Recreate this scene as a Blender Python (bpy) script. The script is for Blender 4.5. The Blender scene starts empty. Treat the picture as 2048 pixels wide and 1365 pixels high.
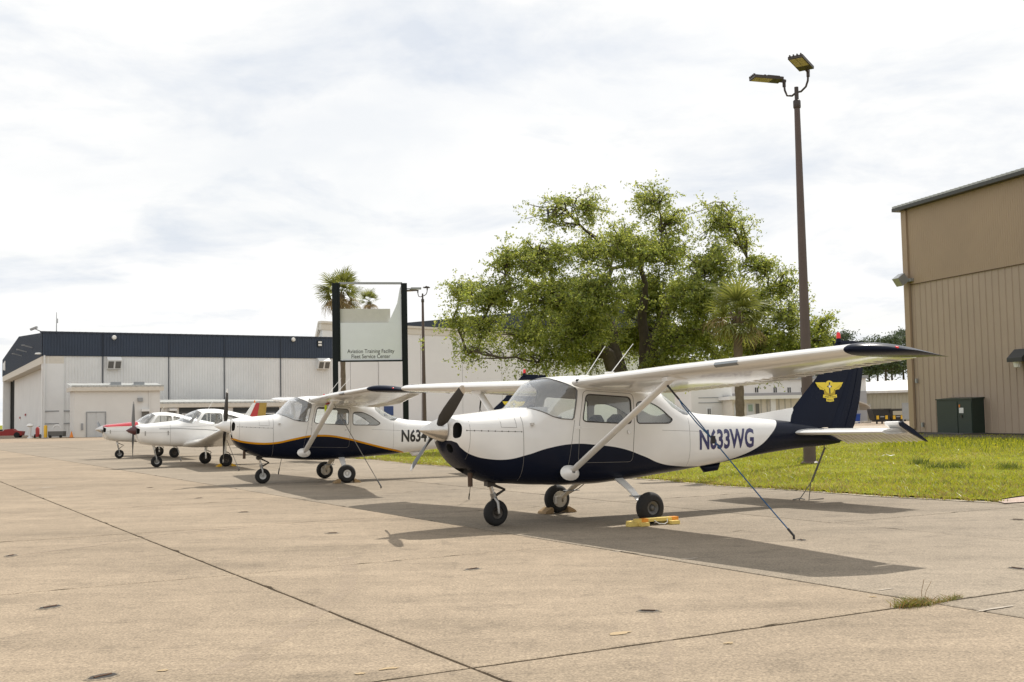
import bpy, bmesh, math, random
import numpy as np
from mathutils import Vector, Matrix
random.seed(7); RNG = np.random.default_rng(11)
R = math.radians
scene = bpy.context.scene
COL = scene.collection

# ------------------------------------------------------------------ camera
F_PX, PITCH, ROLL, EYE = 2292.55, 0.0643731, 0.0197762, 1.4592      # solved from the photograph (2048 px wide)
cam_d = bpy.data.cameras.new('camera'); cam = bpy.data.objects.new('camera', cam_d); COL.objects.link(cam)
cam_d.sensor_width = 36.0; cam_d.lens = F_PX * 36.0 / 2048.0; cam_d.clip_start = 0.1; cam_d.clip_end = 6000
cam.matrix_world = Matrix.Translation((0, 0, EYE)) @ Matrix.Rotation(math.pi / 2 + PITCH, 4, 'X') @ Matrix.Rotation(-ROLL, 4, 'Z')
scene.camera = cam

# ------------------------------------------------------------------ sun and sky
SUN_AZ, SUN_EL = R(31.5), R(53.5)            # azimuth measured from +Y towards +X
sd = bpy.data.lights.new('sun', 'SUN'); sd.energy = 4.95; sd.angle = R(0.6); sd.color = (1.0, 0.95, 0.87)
sun = bpy.data.objects.new('sun', sd); COL.objects.link(sun)
to_sun = Vector((math.sin(SUN_AZ) * math.cos(SUN_EL), math.cos(SUN_AZ) * math.cos(SUN_EL), math.sin(SUN_EL)))
sun.rotation_euler = to_sun.to_track_quat('Z', 'Y').to_euler(); sun.location = (20, 40, 60)

w = bpy.data.worlds.new('World'); scene.world = w; w.use_nodes = True
nt = w.node_tree; nt.nodes.clear()
def wn(t, **k):
    n = nt.nodes.new(t)
    for a, b in k.items(): setattr(n, a, b)
    return n
out = wn('ShaderNodeOutputWorld'); sky = wn('ShaderNodeTexSky', sky_type='NISHITA', sun_disc=False)
sky.sun_elevation = SUN_EL; sky.sun_rotation = SUN_AZ; sky.air_density = 1.0; sky.dust_density = 2.0
b_sky = wn('ShaderNodeBackground'); b_sky.inputs[1].default_value = 0.11; nt.links.new(sky.outputs[0], b_sky.inputs[0])
tc = wn('ShaderNodeTexCoord'); sep = wn('ShaderNodeSeparateXYZ'); nt.links.new(tc.outputs['Generated'], sep.inputs[0])
def wmath(op, a, b=None, clamp=False):
    n = wn('ShaderNodeMath', operation=op, use_clamp=clamp)
    for i, v in enumerate((a, b)):
        if v is None: continue
        if isinstance(v, (int, float)): n.inputs[i].default_value = v
        else: nt.links.new(v, n.inputs[i])
    return n.outputs[0]
zz = wmath('ADD', wmath('MAXIMUM', sep.outputs[2], 0.0), 0.16)
cmb = wn('ShaderNodeCombineXYZ')
nt.links.new(wmath('DIVIDE', sep.outputs[0], zz), cmb.inputs[0]); nt.links.new(wmath('DIVIDE', sep.outputs[1], zz), cmb.inputs[1])
cmb.inputs[2].default_value = 3.7
n1 = wn('ShaderNodeTexNoise'); n1.inputs['Scale'].default_value = 1.15; n1.inputs['Detail'].default_value = 7; n1.inputs['Roughness'].default_value = 0.56
n1.inputs['Distortion'].default_value = 0.25
nt.links.new(cmb.outputs[0], n1.inputs['Vector'])
ramp = wn('ShaderNodeValToRGB'); ramp.color_ramp.elements[0].position = 0.30; ramp.color_ramp.elements[1].position = 0.47
ramp.color_ramp.elements[0].color = (0.80, 0.80, 0.80, 1); ramp.color_ramp.elements[1].color = (1, 1, 1, 1)
nt.links.new(n1.outputs[0], ramp.inputs[0])
n2 = wn('ShaderNodeTexNoise'); n2.inputs['Scale'].default_value = 2.1; n2.inputs['Detail'].default_value = 8; n2.inputs['Roughness'].default_value = 0.58; n2.inputs['Distortion'].default_value = 0.3
nt.links.new(cmb.outputs[0], n2.inputs['Vector'])
cr2 = wn('ShaderNodeValToRGB'); cr2.color_ramp.elements[0].position = 0.33; cr2.color_ramp.elements[1].position = 0.52
cr2.color_ramp.elements[0].color = (0.81, 0.85, 0.91, 1); cr2.color_ramp.elements[1].color = (1.03, 1.03, 1.02, 1)
nt.links.new(n2.outputs[0], cr2.inputs[0])
b_cl = wn('ShaderNodeBackground'); b_cl.inputs[1].default_value = 1.0; nt.links.new(cr2.outputs[0], b_cl.inputs[0])
mx = wn('ShaderNodeMixShader'); nt.links.new(ramp.outputs[0], mx.inputs[0]); nt.links.new(b_sky.outputs[0], mx.inputs[1]); nt.links.new(b_cl.outputs[0], mx.inputs[2])
nt.links.new(mx.outputs[0], out.inputs[0])

vs = scene.view_settings; vs.view_transform = 'Standard'; vs.look = 'None'; vs.exposure = 0.0; vs.gamma = 1.0; vs.use_curve_mapping = False
scene.cycles.use_denoising = True; scene.cycles.max_bounces = 8; scene.cycles.transparent_max_bounces = 16

# ------------------------------------------------------------------ pixel -> place
def ray(px, py):
    a, b = px - 1024.0, py - 682.5; c, s = math.cos(ROLL), math.sin(ROLL)
    x, y = a * c - b * s, a * s + b * c; c, s = math.cos(PITCH), math.sin(PITCH); u = -y / F_PX
    return Vector((x / F_PX, c - u * s, s + u * c))
def on_ground(px, py, z=0.0):
    r = ray(px, py); t = (z - EYE) / r.z; return Vector((0, 0, EYE)) + r * t
def at_depth(px, py, Y):
    r = ray(px, py); return Vector((0, 0, EYE)) + r * (Y / r.y)
def on_wall(px, py, p0, d):
    """point where the pixel's ray meets the vertical plane through p0 along d"""
    n = Vector((-d[1], d[0], 0)); r = ray(px, py); o = Vector((0, 0, EYE))
    t = n.dot(Vector((p0[0], p0[1], 0)) - o) / n.dot(r); return o + r * t

# ------------------------------------------------------------------ materials
MATS = {}
def _nodes(name):
    m = bpy.data.materials.new(name); m.use_nodes = True; t = m.node_tree
    return m, t, t.nodes['Principled BSDF']
def link(t, a, b): t.links.new(a, b)
def mat(name, col, rough=0.6, metal=0.0, coat=0.0, var=0.12, scale=4.0, bump=0.0, bscale=60.0, spec=0.5, emit=None, trans=0.0):
    if name in MATS: return MATS[name]
    m, t, p = _nodes(name)
    p.inputs['Roughness'].default_value = rough; p.inputs['Metallic'].default_value = metal
    p.inputs['Coat Weight'].default_value = coat; p.inputs['Coat Roughness'].default_value = 0.06; p.inputs['Specular IOR Level'].default_value = spec
    p.inputs['Base Color'].default_value = (*col, 1)
    if var > 0:
        tcn = t.nodes.new('ShaderNodeTexCoord'); nz = t.nodes.new('ShaderNodeTexNoise')
        nz.inputs['Scale'].default_value = scale; nz.inputs['Detail'].default_value = 6; nz.inputs['Roughness'].default_value = 0.65
        link(t, tcn.outputs['Object'], nz.inputs['Vector'])
        mr = t.nodes.new('ShaderNodeMapRange'); mr.inputs[1].default_value = 0.25; mr.inputs[2].default_value = 0.75
        mr.inputs[3].default_value = 1 - var; mr.inputs[4].default_value = 1 + var
        link(t, nz.outputs[0], mr.inputs[0])
        mul = t.nodes.new('ShaderNodeVectorMath'); mul.operation = 'SCALE'; mul.inputs[0].default_value = col
        link(t, mr.outputs[0], mul.inputs['Scale']); link(t, mul.outputs[0], p.inputs['Base Color'])
        mr2 = t.nodes.new('ShaderNodeMapRange'); mr2.inputs[3].default_value = max(rough - 0.08, 0.02); mr2.inputs[4].default_value = min(rough + 0.1, 1)
        link(t, nz.outputs[0], mr2.inputs[0]); link(t, mr2.outputs[0], p.inputs['Roughness'])
    if bump > 0:
        tcn = t.nodes.new('ShaderNodeTexCoord'); nb = t.nodes.new('ShaderNodeTexNoise'); nb.inputs['Scale'].default_value = bscale; nb.inputs['Detail'].default_value = 5
        link(t, tcn.outputs['Object'], nb.inputs['Vector']); bp = t.nodes.new('ShaderNodeBump'); bp.inputs['Strength'].default_value = bump; bp.inputs['Distance'].default_value = 0.01
        link(t, nb.outputs[0], bp.inputs['Height']); link(t, bp.outputs[0], p.inputs['Normal'])
    if emit: p.inputs['Emission Color'].default_value = (*emit[0], 1); p.inputs['Emission Strength'].default_value = emit[1]
    if trans: p.inputs['Transmission Weight'].default_value = trans
    MATS[name] = m; return m

def glass(name, tint=(0.93, 0.95, 0.95), refl=1.0, rough=0.02, haze=0.04, ior=1.5):
    if name in MATS: return MATS[name]
    m = bpy.data.materials.new(name); m.use_nodes = True; t = m.node_tree; t.nodes.clear()
    o = t.nodes.new('ShaderNodeOutputMaterial'); tr = t.nodes.new('ShaderNodeBsdfTransparent'); tr.inputs[0].default_value = (*tint, 1)
    gl = t.nodes.new('ShaderNodeBsdfGlossy'); gl.inputs['Roughness'].default_value = rough; gl.inputs['Color'].default_value = (refl, refl, refl, 1)
    fr = t.nodes.new('ShaderNodeFresnel'); bf = t.nodes.new('ShaderNodeNewGeometry'); mi_ = t.nodes.new('ShaderNodeMix'); mi_.inputs[2].default_value = ior; mi_.inputs[3].default_value = 1 / ior; link(t, bf.outputs['Backfacing'], mi_.inputs[0]); link(t, mi_.outputs[0], fr.inputs[0]); mxs = t.nodes.new('ShaderNodeMixShader')
    hz = t.nodes.new('ShaderNodeBsdfDiffuse'); hz.inputs[0].default_value = (.8, .8, .8, 1); ht = t.nodes.new('ShaderNodeBsdfTranslucent'); ht.inputs[0].default_value = (.8, .8, .8, 1)
    h1 = t.nodes.new('ShaderNodeMixShader'); h1.inputs[0].default_value = .5; link(t, hz.outputs[0], h1.inputs[1]); link(t, ht.outputs[0], h1.inputs[2])      # scratched, slightly milky acrylic
    h2 = t.nodes.new('ShaderNodeMixShader'); h2.inputs[0].default_value = haze; link(t, tr.outputs[0], h2.inputs[1]); link(t, h1.outputs[0], h2.inputs[2])
    link(t, fr.outputs[0], mxs.inputs[0]); link(t, h2.outputs[0], mxs.inputs[1]); link(t, gl.outputs[0], mxs.inputs[2]); link(t, mxs.outputs[0], o.inputs[0])
    MATS[name] = m; return m

# ------------------------------------------------------------------ objects
def tag(o, label=None, cat=None, group=None, kind=None):
    if label: o['label'] = label
    if cat: o['category'] = cat
    if group: o['group'] = group
    if kind: o['kind'] = kind
    return o
def thing(name, label, cat, loc=(0, 0, 0), rz=0.0, group=None):
    o = bpy.data.objects.new(name, None); COL.objects.link(o); o.empty_display_size = 0.2
    o.location = loc; o.rotation_euler = (0, 0, rz); return tag(o, label, cat, group)
def link_mesh(name, me, mats, parent=None):
    if not isinstance(mats, (list, tuple)): mats = [mats]
    for m in mats: me.materials.append(m)
    o = bpy.data.objects.new(name, me); COL.objects.link(o)
    if parent is not None: o.parent = parent
    return o

class MB:
    def __init__(s, xf=None): s.v = []; s.f = []; s.m = []; s.xf = xf
    def add(s, vs, fs, m=0):
        k = len(s.v); s.v.extend([tuple(p) for p in vs]); s.f.extend([tuple(i + k for i in f) for f in fs]); s.m.extend([m] * len(fs)); return s
    def box(s, c, d, rz=0.0, m=0, rot=None):
        hx, hy, hz = d[0] / 2, d[1] / 2, d[2] / 2
        M = rot if rot is not None else Matrix.Rotation(rz, 3, 'Z')
        vs = [Vector(c) + M @ Vector((x * hx, y * hy, z * hz)) for z in (-1, 1) for x, y in ((-1, -1), (1, -1), (1, 1), (-1, 1))]
        return s.add(vs, [(3, 2, 1, 0), (4, 5, 6, 7), (0, 1, 5, 4), (1, 2, 6, 5), (2, 3, 7, 6), (3, 0, 4, 7)], m)
    def bar(s, a, b, wd, th, up=(0, 0, 1), m=0):
        a, b = Vector(a), Vector(b); d = (b - a); L = d.length; z = d.normalized(); u = Vector(up)
        x = u.cross(z)
        if x.length < 1e-4: x = Vector((1, 0, 0)).cross(z)
        x.normalize(); y = z.cross(x)
        M = Matrix((x, y, z)).transposed(); return s.box((a + b) / 2, (wd, th, L), m=m, rot=M)
    def rings(s, rs, closed=True, cap=True, m=0, flip=False):
        n = len(rs[0]); k = len(s.v); fs = []
        for r in rs: s.v.extend([tuple(p) for p in r])
        for i in range(len(rs) - 1):
            for j in range(n if closed else n - 1):
                a, b = k + i * n + j, k + i * n + (j + 1) % n
                q = (a, b, b + n, a + n); fs.append(q[::-1] if flip else q)
        if cap:
            c0 = tuple(range(k, k + n)); c1 = tuple(range(k + (len(rs) - 1) * n, k + len(rs) * n))
            fs.append(c0 if flip else c0[::-1]); fs.append(c1[::-1] if flip else c1)
        s.f.extend(fs); s.m.extend([m] * len(fs)); return s
    def tube(s, pts, r, n=8, m=0, cap=True, sq=1.0):
        pts = [Vector(p) for p in pts]; rr = r if isinstance(r, (list, tuple)) else [r] * len(pts); rs = []
        prev = None
        for i, p in enumerate(pts):
            d = (pts[min(i + 1, len(pts) - 1)] - pts[max(i - 1, 0)]).normalized()
            if prev is None:
                x = d.cross(Vector((0, 0, 1)));
                if x.length < 1e-3: x = d.cross(Vector((1, 0, 0)))
            else: x = prev - d * prev.dot(d)
            x.normalize(); prev = x; y = d.cross(x)
            rs.append([p + x * math.cos(2 * math.pi * j / n) * rr[i] + y * math.sin(2 * math.pi * j / n) * rr[i] * sq for j in range(n)])
        return s.rings(rs, cap=cap, m=m)
    def lathe(s, prof, c, axis=(0, 0, 1), n=24, m=0, cap=False):
        c = Vector(c); z = Vector(axis).normalized(); x = z.cross(Vector((0, 0, 1)))
        if x.length < 1e-3: x = Vector((1, 0, 0))
        x.normalize(); y = z.cross(x)
        rs = [[c + z * h + (x * math.cos(2 * math.pi * j / n) + y * math.sin(2 * math.pi * j / n)) * r for j in range(n)] for r, h in prof]
        return s.rings(rs, cap=cap, m=m)
    def prism(s, poly, fn, t0, t1, m=0):
        """poly of 2-D points, fn(u, v, t) -> 3-D, extruded from t0 to t1"""
        a = [fn(u, v, t0) for u, v in poly]; b = [fn(u, v, t1) for u, v in poly]
        return s.rings([a, b], m=m)
    def quad(s, a, b, c, d, m=0): return s.add([a, b, c, d], [(0, 1, 2, 3)], m)
    def mesh(s, name, fix=True):
        me = bpy.data.meshes.new(name); v = s.v if s.xf is None else [tuple(s.xf @ Vector(p)) for p in s.v]
        me.from_pydata(v, [], s.f); me.polygons.foreach_set('material_index', s.m)
        if fix:
            bm = bmesh.new(); bm.from_mesh(me); bmesh.ops.recalc_face_normals(bm, faces=bm.faces); bm.to_mesh(me); bm.free()
        me.update(); return me
    def build(s, name, mats, parent=None, smooth=None, fix=True):
        me = s.mesh(name, fix)
        if smooth is not None:
            me.polygons.foreach_set('use_smooth', [True] * len(me.polygons)); me.set_sharp_from_angle(angle=R(smooth))
        return link_mesh(name, me, mats, parent)

def struct(o): o['kind'] = 'structure'; return o
def pchip(xs, ys):
    xs = np.array(xs, float); ys = np.array(ys, float); h = np.diff(xs); d = np.diff(ys) / h; m = np.zeros(len(xs))
    for i in range(1, len(xs) - 1):
        if d[i - 1] * d[i] > 0:
            w1, w2 = 2 * h[i] + h[i - 1], h[i] + 2 * h[i - 1]; m[i] = (w1 + w2) / (w1 / d[i - 1] + w2 / d[i])
    m[0], m[-1] = d[0], d[-1]
    def f(x):
        x = min(max(x, xs[0]), xs[-1]); i = min(max(int(np.searchsorted(xs, x)) - 1, 0), len(h) - 1); t = (x - xs[i]) / h[i]
        return float((2 * t**3 - 3 * t * t + 1) * ys[i] + (t**3 - 2 * t * t + t) * h[i] * m[i] + (-2 * t**3 + 3 * t * t) * ys[i + 1] + (t**3 - t * t) * h[i] * m[i + 1])
    return f
def text_polys(body, size=1.0, align='CENTER', res=3, bold=0.0):
    cu = bpy.data.curves.new('lettering', 'FONT'); cu.body = body; cu.size = size; cu.align_x = align; cu.resolution_u = res; cu.offset = bold
    o = bpy.data.objects.new('lettering', cu); COL.objects.link(o); dg = bpy.context.evaluated_depsgraph_get(); dg.update()
    me = bpy.data.meshes.new_from_object(o.evaluated_get(dg)); bpy.data.objects.remove(o); bpy.data.curves.remove(cu); return me
def lettering(name, body, fn, width, height, mats, parent, cuts=0, bold=0.008):
    """flat lettering fitted to width x height, fn(u, v) -> 3-D with u, v from the lower left corner"""
    me = text_polys(body, 1.0, 'LEFT', 3, bold); bm = bmesh.new(); bm.from_mesh(me)
    bmesh.ops.remove_doubles(bm, verts=bm.verts, dist=1e-5)
    xs = [v.co.x for v in bm.verts]; ys = [v.co.y for v in bm.verts]; x0, x1, y0, y1 = min(xs), max(xs), min(ys), max(ys)
    for v in bm.verts: v.co = Vector(((v.co.x - x0) / (x1 - x0) * width, (v.co.y - y0) / (y1 - y0) * height, 0))
    for k in range(1, cuts):
        bmesh.ops.bisect_plane(bm, geom=bm.verts[:] + bm.edges[:] + bm.faces[:], plane_co=(0, height * k / cuts, 0), plane_no=(0, 1, 0))
    for v in bm.verts: v.co = Vector(fn(v.co.x, v.co.y))
    bm.to_mesh(me); bm.free(); me.name = name; me.materials.clear(); return link_mesh(name, me, mats, parent)
def boolean(me_a, me_b, op, mode='INDEX'):
    a = bpy.data.objects.new('a', me_a); b = bpy.data.objects.new('b', me_b); COL.objects.link(a); COL.objects.link(b)
    md = a.modifiers.new('b', 'BOOLEAN'); md.object = b; md.operation = op; md.solver = 'EXACT'
    if mode == 'TRANSFER': md.material_mode = 'TRANSFER'
    dg = bpy.context.evaluated_depsgraph_get(); dg.update(); me = bpy.data.meshes.new_from_object(a.evaluated_get(dg))
    bpy.data.objects.remove(a); bpy.data.objects.remove(b); return me
def smooth_mesh(me, ang=30):
    me.polygons.foreach_set('use_smooth', [True] * len(me.polygons)); me.set_sharp_from_angle(angle=R(ang)); return me
def copy_tree(o, parent=None):
    c = o.copy(); COL.objects.link(c); c.parent = parent
    for ch in [x for x in bpy.data.objects if x.parent == o]: copy_tree(ch, c)
    return c
KINDSTUFF = set()
def quads_np(name, P, mats, parent=None, midx=None):
    """P: (n,4,3) corners of n small faces"""
    n = len(P); me = bpy.data.meshes.new(name); me.vertices.add(n * 4); me.vertices.foreach_set('co', np.ascontiguousarray(P, dtype=np.float32).ravel())
    me.loops.add(n * 4); me.loops.foreach_set('vertex_index', np.arange(n * 4, dtype=np.int32)); me.polygons.add(n)
    me.polygons.foreach_set('loop_start', np.arange(0, n * 4, 4, dtype=np.int32))
    if name in ('crown', 'blade_tuft'): KINDSTUFF.add(me.name)
    if midx is not None: me.polygons.foreach_set('material_index', midx.astype(np.int32))
    me.update(calc_edges=True); me.validate(); o = link_mesh(name, me, mats, parent)
    if me.name in KINDSTUFF: o['kind'] = 'stuff'
    return o
# ================================================================== GROUND
def concrete(name, c_lo, c_hi, rand=0.05, speck=0.24):
    m, t, p = _nodes(name); p.inputs['Roughness'].default_value = 0.9; p.inputs['Specular IOR Level'].default_value = 0.25
    g = t.nodes.new('ShaderNodeNewGeometry')
    def noise(sc, det=5, rough=0.6, stretch=None):
        n = t.nodes.new('ShaderNodeTexNoise'); n.inputs['Scale'].default_value = sc; n.inputs['Detail'].default_value = det; n.inputs['Roughness'].default_value = rough
        if stretch:
            mp = t.nodes.new('ShaderNodeMapping'); mp.inputs['Rotation'].default_value = (0, 0, R(stretch[0])); mp.inputs['Scale'].default_value = (stretch[1], stretch[2], 1)
            link(t, g.outputs['Position'], mp.inputs[0]); link(t, mp.outputs[0], n.inputs['Vector'])
        else: link(t, g.outputs['Position'], n.inputs['Vector'])
        return n.outputs[0]
    def mr(v, a, b, lo=0.3, hi=0.7):
        n = t.nodes.new('ShaderNodeMapRange'); n.inputs[1].default_value = lo; n.inputs[2].default_value = hi; n.inputs[3].default_value = a; n.inputs[4].default_value = b; link(t, v, n.inputs[0]); return n.outputs[0]
    def mth(op, a, b):
        n = t.nodes.new('ShaderNodeMath'); n.operation = op
        for i, v in enumerate((a, b)):
            if isinstance(v, (int, float)): n.inputs[i].default_value = v
            else: link(t, v, n.inputs[i])
        return n.outputs[0]
    mixf = mth('ADD', mth('MULTIPLY', noise(0.35, 6, 0.62), 0.5), mth('MULTIPLY', noise(1.0, 7, 0.66, (-29.5, 0.35, 1.6)), 0.5))
    mx = t.nodes.new('ShaderNodeMix'); mx.data_type = 'RGBA'; link(t, mr(mixf, 0, 1, 0.36, 0.62), mx.inputs[0]); mx.inputs[6].default_value = (*c_lo, 1); mx.inputs[7].default_value = (*c_hi, 1)
    sp = mth('MULTIPLY', mr(noise(26, 4, 0.75), 1 - speck, 1 + speck), mr(noise(58, 2, 0.6), 1 - speck * 1.4, 1 + speck * 1.4)); sp = mth('MULTIPLY', sp, mr(noise(5.5, 6, 0.72), 0.88, 1.10))
    oi = t.nodes.new('ShaderNodeObjectInfo'); sp = mth('MULTIPLY', sp, mr(oi.outputs['Random'], 1 - rand, 1 + rand, 0, 1))
    # thin dark stains
    sp = mth('MULTIPLY', sp, mr(noise(2.2, 8, 0.75), 0.74, 1.0, 0.32, 0.47))
    sp = mth('MULTIPLY', sp, mr(noise(0.9, 9, 0.72, (-29.5, 0.25, 2.2)), 1.0, 1.10, 0.58, 0.70))
    sc = t.nodes.new('ShaderNodeVectorMath'); sc.operation = 'SCALE'; link(t, mx.outputs[2], sc.inputs[0]); link(t, sp, sc.inputs['Scale']); link(t, sc.outputs[0], p.inputs['Base Color'])
    bp = t.nodes.new('ShaderNodeBump'); bp.inputs['Strength'].default_value = 0.35; bp.inputs['Distance'].default_value = 0.004; link(t, noise(90, 4, 0.7), bp.inputs['Height']); link(t, bp.outputs[0], p.inputs['Normal'])
    MATS[name] = m; return m
M_CON = concrete('apron_concrete', (0.205, 0.162, 0.114), (0.310, 0.245, 0.174))
M_CON2 = concrete('apron_concrete_grey', (0.188, 0.156, 0.117), (0.272, 0.225, 0.169))
M_FAR = concrete('apron_concrete_far', (0.245, 0.19, 0.135), (0.33, 0.257, 0.185))
M_JOINT = mat('joint_filler', (0.035, 0.032, 0.03), 0.95, var=0.3, scale=9)
M_EDGE = concrete('apron_edge_concrete', (0.30, 0.26, 0.20), (0.42, 0.36, 0.28))
M_PINK = concrete('footpath_concrete', (0.34, 0.26, 0.22), (0.40, 0.31, 0.26))
M_DRIVE = concrete('drive_concrete', (0.36, 0.31, 0.25), (0.44, 0.38, 0.31))

def grass_ground():
    m, t, p = _nodes('turf'); p.inputs['Roughness'].default_value = 0.95; p.inputs['Specular IOR Level'].default_value = 0.1
    g = t.nodes.new('ShaderNodeNewGeometry'); n1 = t.nodes.new('ShaderNodeTexNoise'); n1.inputs['Scale'].default_value = 0.55; n1.inputs['Detail'].default_value = 9; n1.inputs['Roughness'].default_value = 0.7
    link(t, g.outputs['Position'], n1.inputs['Vector']); cr = t.nodes.new('ShaderNodeValToRGB'); e = cr.color_ramp.elements
    e[0].position = 0.34; e[0].color = (0.22, 0.165, 0.045, 1); e[1].position = 0.66; e[1].color = (0.16, 0.19, 0.010, 1)
    x = cr.color_ramp.elements.new(0.46); x.color = (0.20, 0.20, 0.012, 1)
    link(t, n1.outputs[0], cr.inputs[0]); n2 = t.nodes.new('ShaderNodeTexNoise'); n2.inputs['Scale'].default_value = 14; n2.inputs['Detail'].default_value = 6; link(t, g.outputs['Position'], n2.inputs['Vector'])
    mr = t.nodes.new('ShaderNodeMapRange'); mr.inputs[1].default_value = 0.3; mr.inputs[2].default_value = 0.7; mr.inputs[3].default_value = 0.65; mr.inputs[4].default_value = 1.3; link(t, n2.outputs[0], mr.inputs[0])
    sc = t.nodes.new('ShaderNodeVectorMath'); sc.operation = 'SCALE'; link(t, cr.outputs[0], sc.inputs[0]); link(t, mr.outputs[0], sc.inputs['Scale']); link(t, sc.outputs[0], p.inputs['Base Color'])
    return m
M_TURF = grass_ground()

def sheet(name, pts, z, m, parent=None):
    b = MB(); b.add([(x, y, z) for x, y in pts], [tuple(range(len(pts)))]); o = b.build(name, m, parent, fix=False)
    if o.data.polygons[0].normal.z < 0: o.data.flip_normals()
    return o
struct(sheet('ground', [(-3000, -600), (3000, -600), (3000, 4000), (-3000, 4000)], -0.09, M_TURF))

# --- apron of concrete slabs: grid measured from the joints
GO = Vector((-0.27, 6.77)); GA = R(29.5); GU = Vector((math.cos(GA), math.sin(GA))); GV = Vector((-math.sin(GA), math.cos(GA))); SW, SL = 3.87, 4.87
def grid(u, v): p = GO + GU * u + GV * v; return (p.x, p.y)
def to_grid(x, y): d = Vector((x, y)) - GO; return d.dot(GU), d.dot(GV)

# edge of the turf, read where it meets the concrete
EDGE = [on_ground(*p) for p in ((640, 913), (700, 917), (760, 920), (820, 927), (908, 934), (1040, 943), (1160, 950), (1271, 957), (1340, 962), (1457, 973), (1604, 981), (1750, 992), (1938, 1002), (1988, 1004))]
EDGE = [(p.x, p.y) for p in EDGE]
def refine(pts, step, jit):
    o = []
    for (x0, y0), (x1, y1) in zip(pts, pts[1:]):
        n = max(1, int(math.hypot(x1 - x0, y1 - y0) / step))
        for k in range(n):
            t = k / n; o.append((x0 + (x1 - x0) * t + random.uniform(-jit, jit), y0 + (y1 - y0) * t + random.uniform(-jit, jit)))
    o.append(pts[-1]); return o
EDGE_F = refine(EDGE, 0.25, 0.035)
PATH_B = [(7.9, 18.15), (12, 21.2), (22, 27.5), (40, 38)]
TURF = [(-7, 79), (-9.2, 60)] + EDGE_F + PATH_B[0:] + [(70, 60), (70, 76)]
def inside(x, y, poly):
    c = False; n = len(poly); j = n - 1
    for i in range(n):
        xi, yi = poly[i]; xj, yj = poly[j]
        if (yi > y) != (yj > y) and x < (xj - xi) * (y - yi) / (yj - yi) + xi: c = not c
        j = i
    return c

I0, I1, J0, J1 = -3, 9, -2, 20
apron = bpy.data.objects.new('apron', None); COL.objects.link(apron); struct(apron)
b = MB(); b.add([(*grid(u, v), -0.03) for u, v in ((I0 * SW, J0 * SL), (I1 * SW, J0 * SL), (I1 * SW, J1 * SL), (I0 * SW, J1 * SL))], [(0, 1, 2, 3)])
b.build('joint_filler', M_JOINT, apron, fix=False)
def slab_mesh(seed, m):
    rnd = random.Random(seed); gap = 0.012; pts = []; n = 30
    cs = [(gap, gap), (SW - gap, gap), (SW - gap, SL - gap), (gap, SL - gap)]
    for k in range(4):
        a, c = cs[k], cs[(k + 1) % 4]
        for i in range(n):
            t = i / n; j = 0 if i == 0 else abs(rnd.gauss(0, 0.0035)) + (0.018 if rnd.random() < 0.04 else 0)
            x, y = a[0] + (c[0] - a[0]) * t, a[1] + (c[1] - a[1]) * t
            x += (j if k == 3 else -j if k == 1 else 0); y += (j if k == 0 else -j if k == 2 else 0); pts.append((x, y))
    inn = [(min(max(x, gap + .02), SW - gap - .02), min(max(y, gap + .02), SL - gap - .02)) for x, y in pts]
    mb = MB(); N = len(pts)
    mb.rings([[(x, y, -0.06) for x, y in pts], [(x, y, -0.004) for x, y in pts], [(x, y, 0.0) for x, y in inn]], cap=False)
    mb.f.append(tuple(range(2 * N, 3 * N))); mb.m.append(0)
    me = mb.mesh('slab'); me.materials.append(m); return me
SLABS = [[slab_mesh(s, mm) for s in range(3)] for mm in (M_CON, M_CON2)]
for i in range(I0, I1):
    for j in range(J0, J1):
        cs = [grid((i + a) * SW, (j + c) * SL) for a, c in ((0, 0), (1, 0), (1, 1), (0, 1), (.5, .5), (.5, 0), (.5, 1), (0, .5), (1, .5))]
        if all(inside(x, y, TURF) for x, y in cs): continue
        vis = any(0.5 < y and abs(x) < 0.50 * y + 3.0 for x, y in cs)
        if not vis and not (-1 <= i <= 2 and j <= 1): continue
        o = bpy.data.objects.new('slab', random.choice(SLABS[1 if i >= 1 else 0])); COL.objects.link(o); o.parent = apron
        o.location = (*grid(i * SW, j * SL), random.uniform(-0.003, 0.0)); o.rotation_euler.z = GA
# far apron beyond the slabs
def gquad(name, u0, v0, u1, v1, z, m): return sheet(name, [grid(u0, v0), grid(u1, v0), grid(u1, v1), grid(u0, v1)], z, m)
struct(gquad('apron_far', -400, J1 * SL, I1 * SW + 60, 420, -0.006, M_FAR))
struct(gquad('apron_far', -400, J0 * SL - 60, I0 * SW, J1 * SL, -0.006, M_FAR))
struct(gquad('apron_far', I0 * SW, J0 * SL - 60, I1 * SW + 60, J0 * SL, -0.006, M_FAR))
struct(gquad('apron_far', I1 * SW, J0 * SL, I1 * SW + 60, J1 * SL, -0.006, M_FAR))

def strip(name, line, w0, w1, z, m):
    b = MB(); n = len(line); vs = []
    for k, (x, y) in enumerate(line):
        a = line[max(k - 1, 0)]; c = line[min(k + 1, n - 1)]; d = Vector((c[0] - a[0], c[1] - a[1])).normalized(); nn = Vector((-d.y, d.x))
        vs += [(x + nn.x * w0, y + nn.y * w0, z), (x + nn.x * w1, y + nn.y * w1, z)]
    b.add(vs, [(2 * k, 2 * k + 2, 2 * k + 3, 2 * k + 1) for k in range(n - 1)]); o = b.build(name, m, fix=False)
    if o.data.polygons[0].normal.z < 0: o.data.flip_normals()
    return struct(o)
strip('apron_edge', refine(EDGE, 0.5, 0.012), -0.16, 0.5, 0.006, M_EDGE)
struct(sheet('footpath', [(7.25, 17.1), (40, 31)] + PATH_B[::-1] + [(7.3, 17.6)], 0.014, M_PINK))
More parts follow.
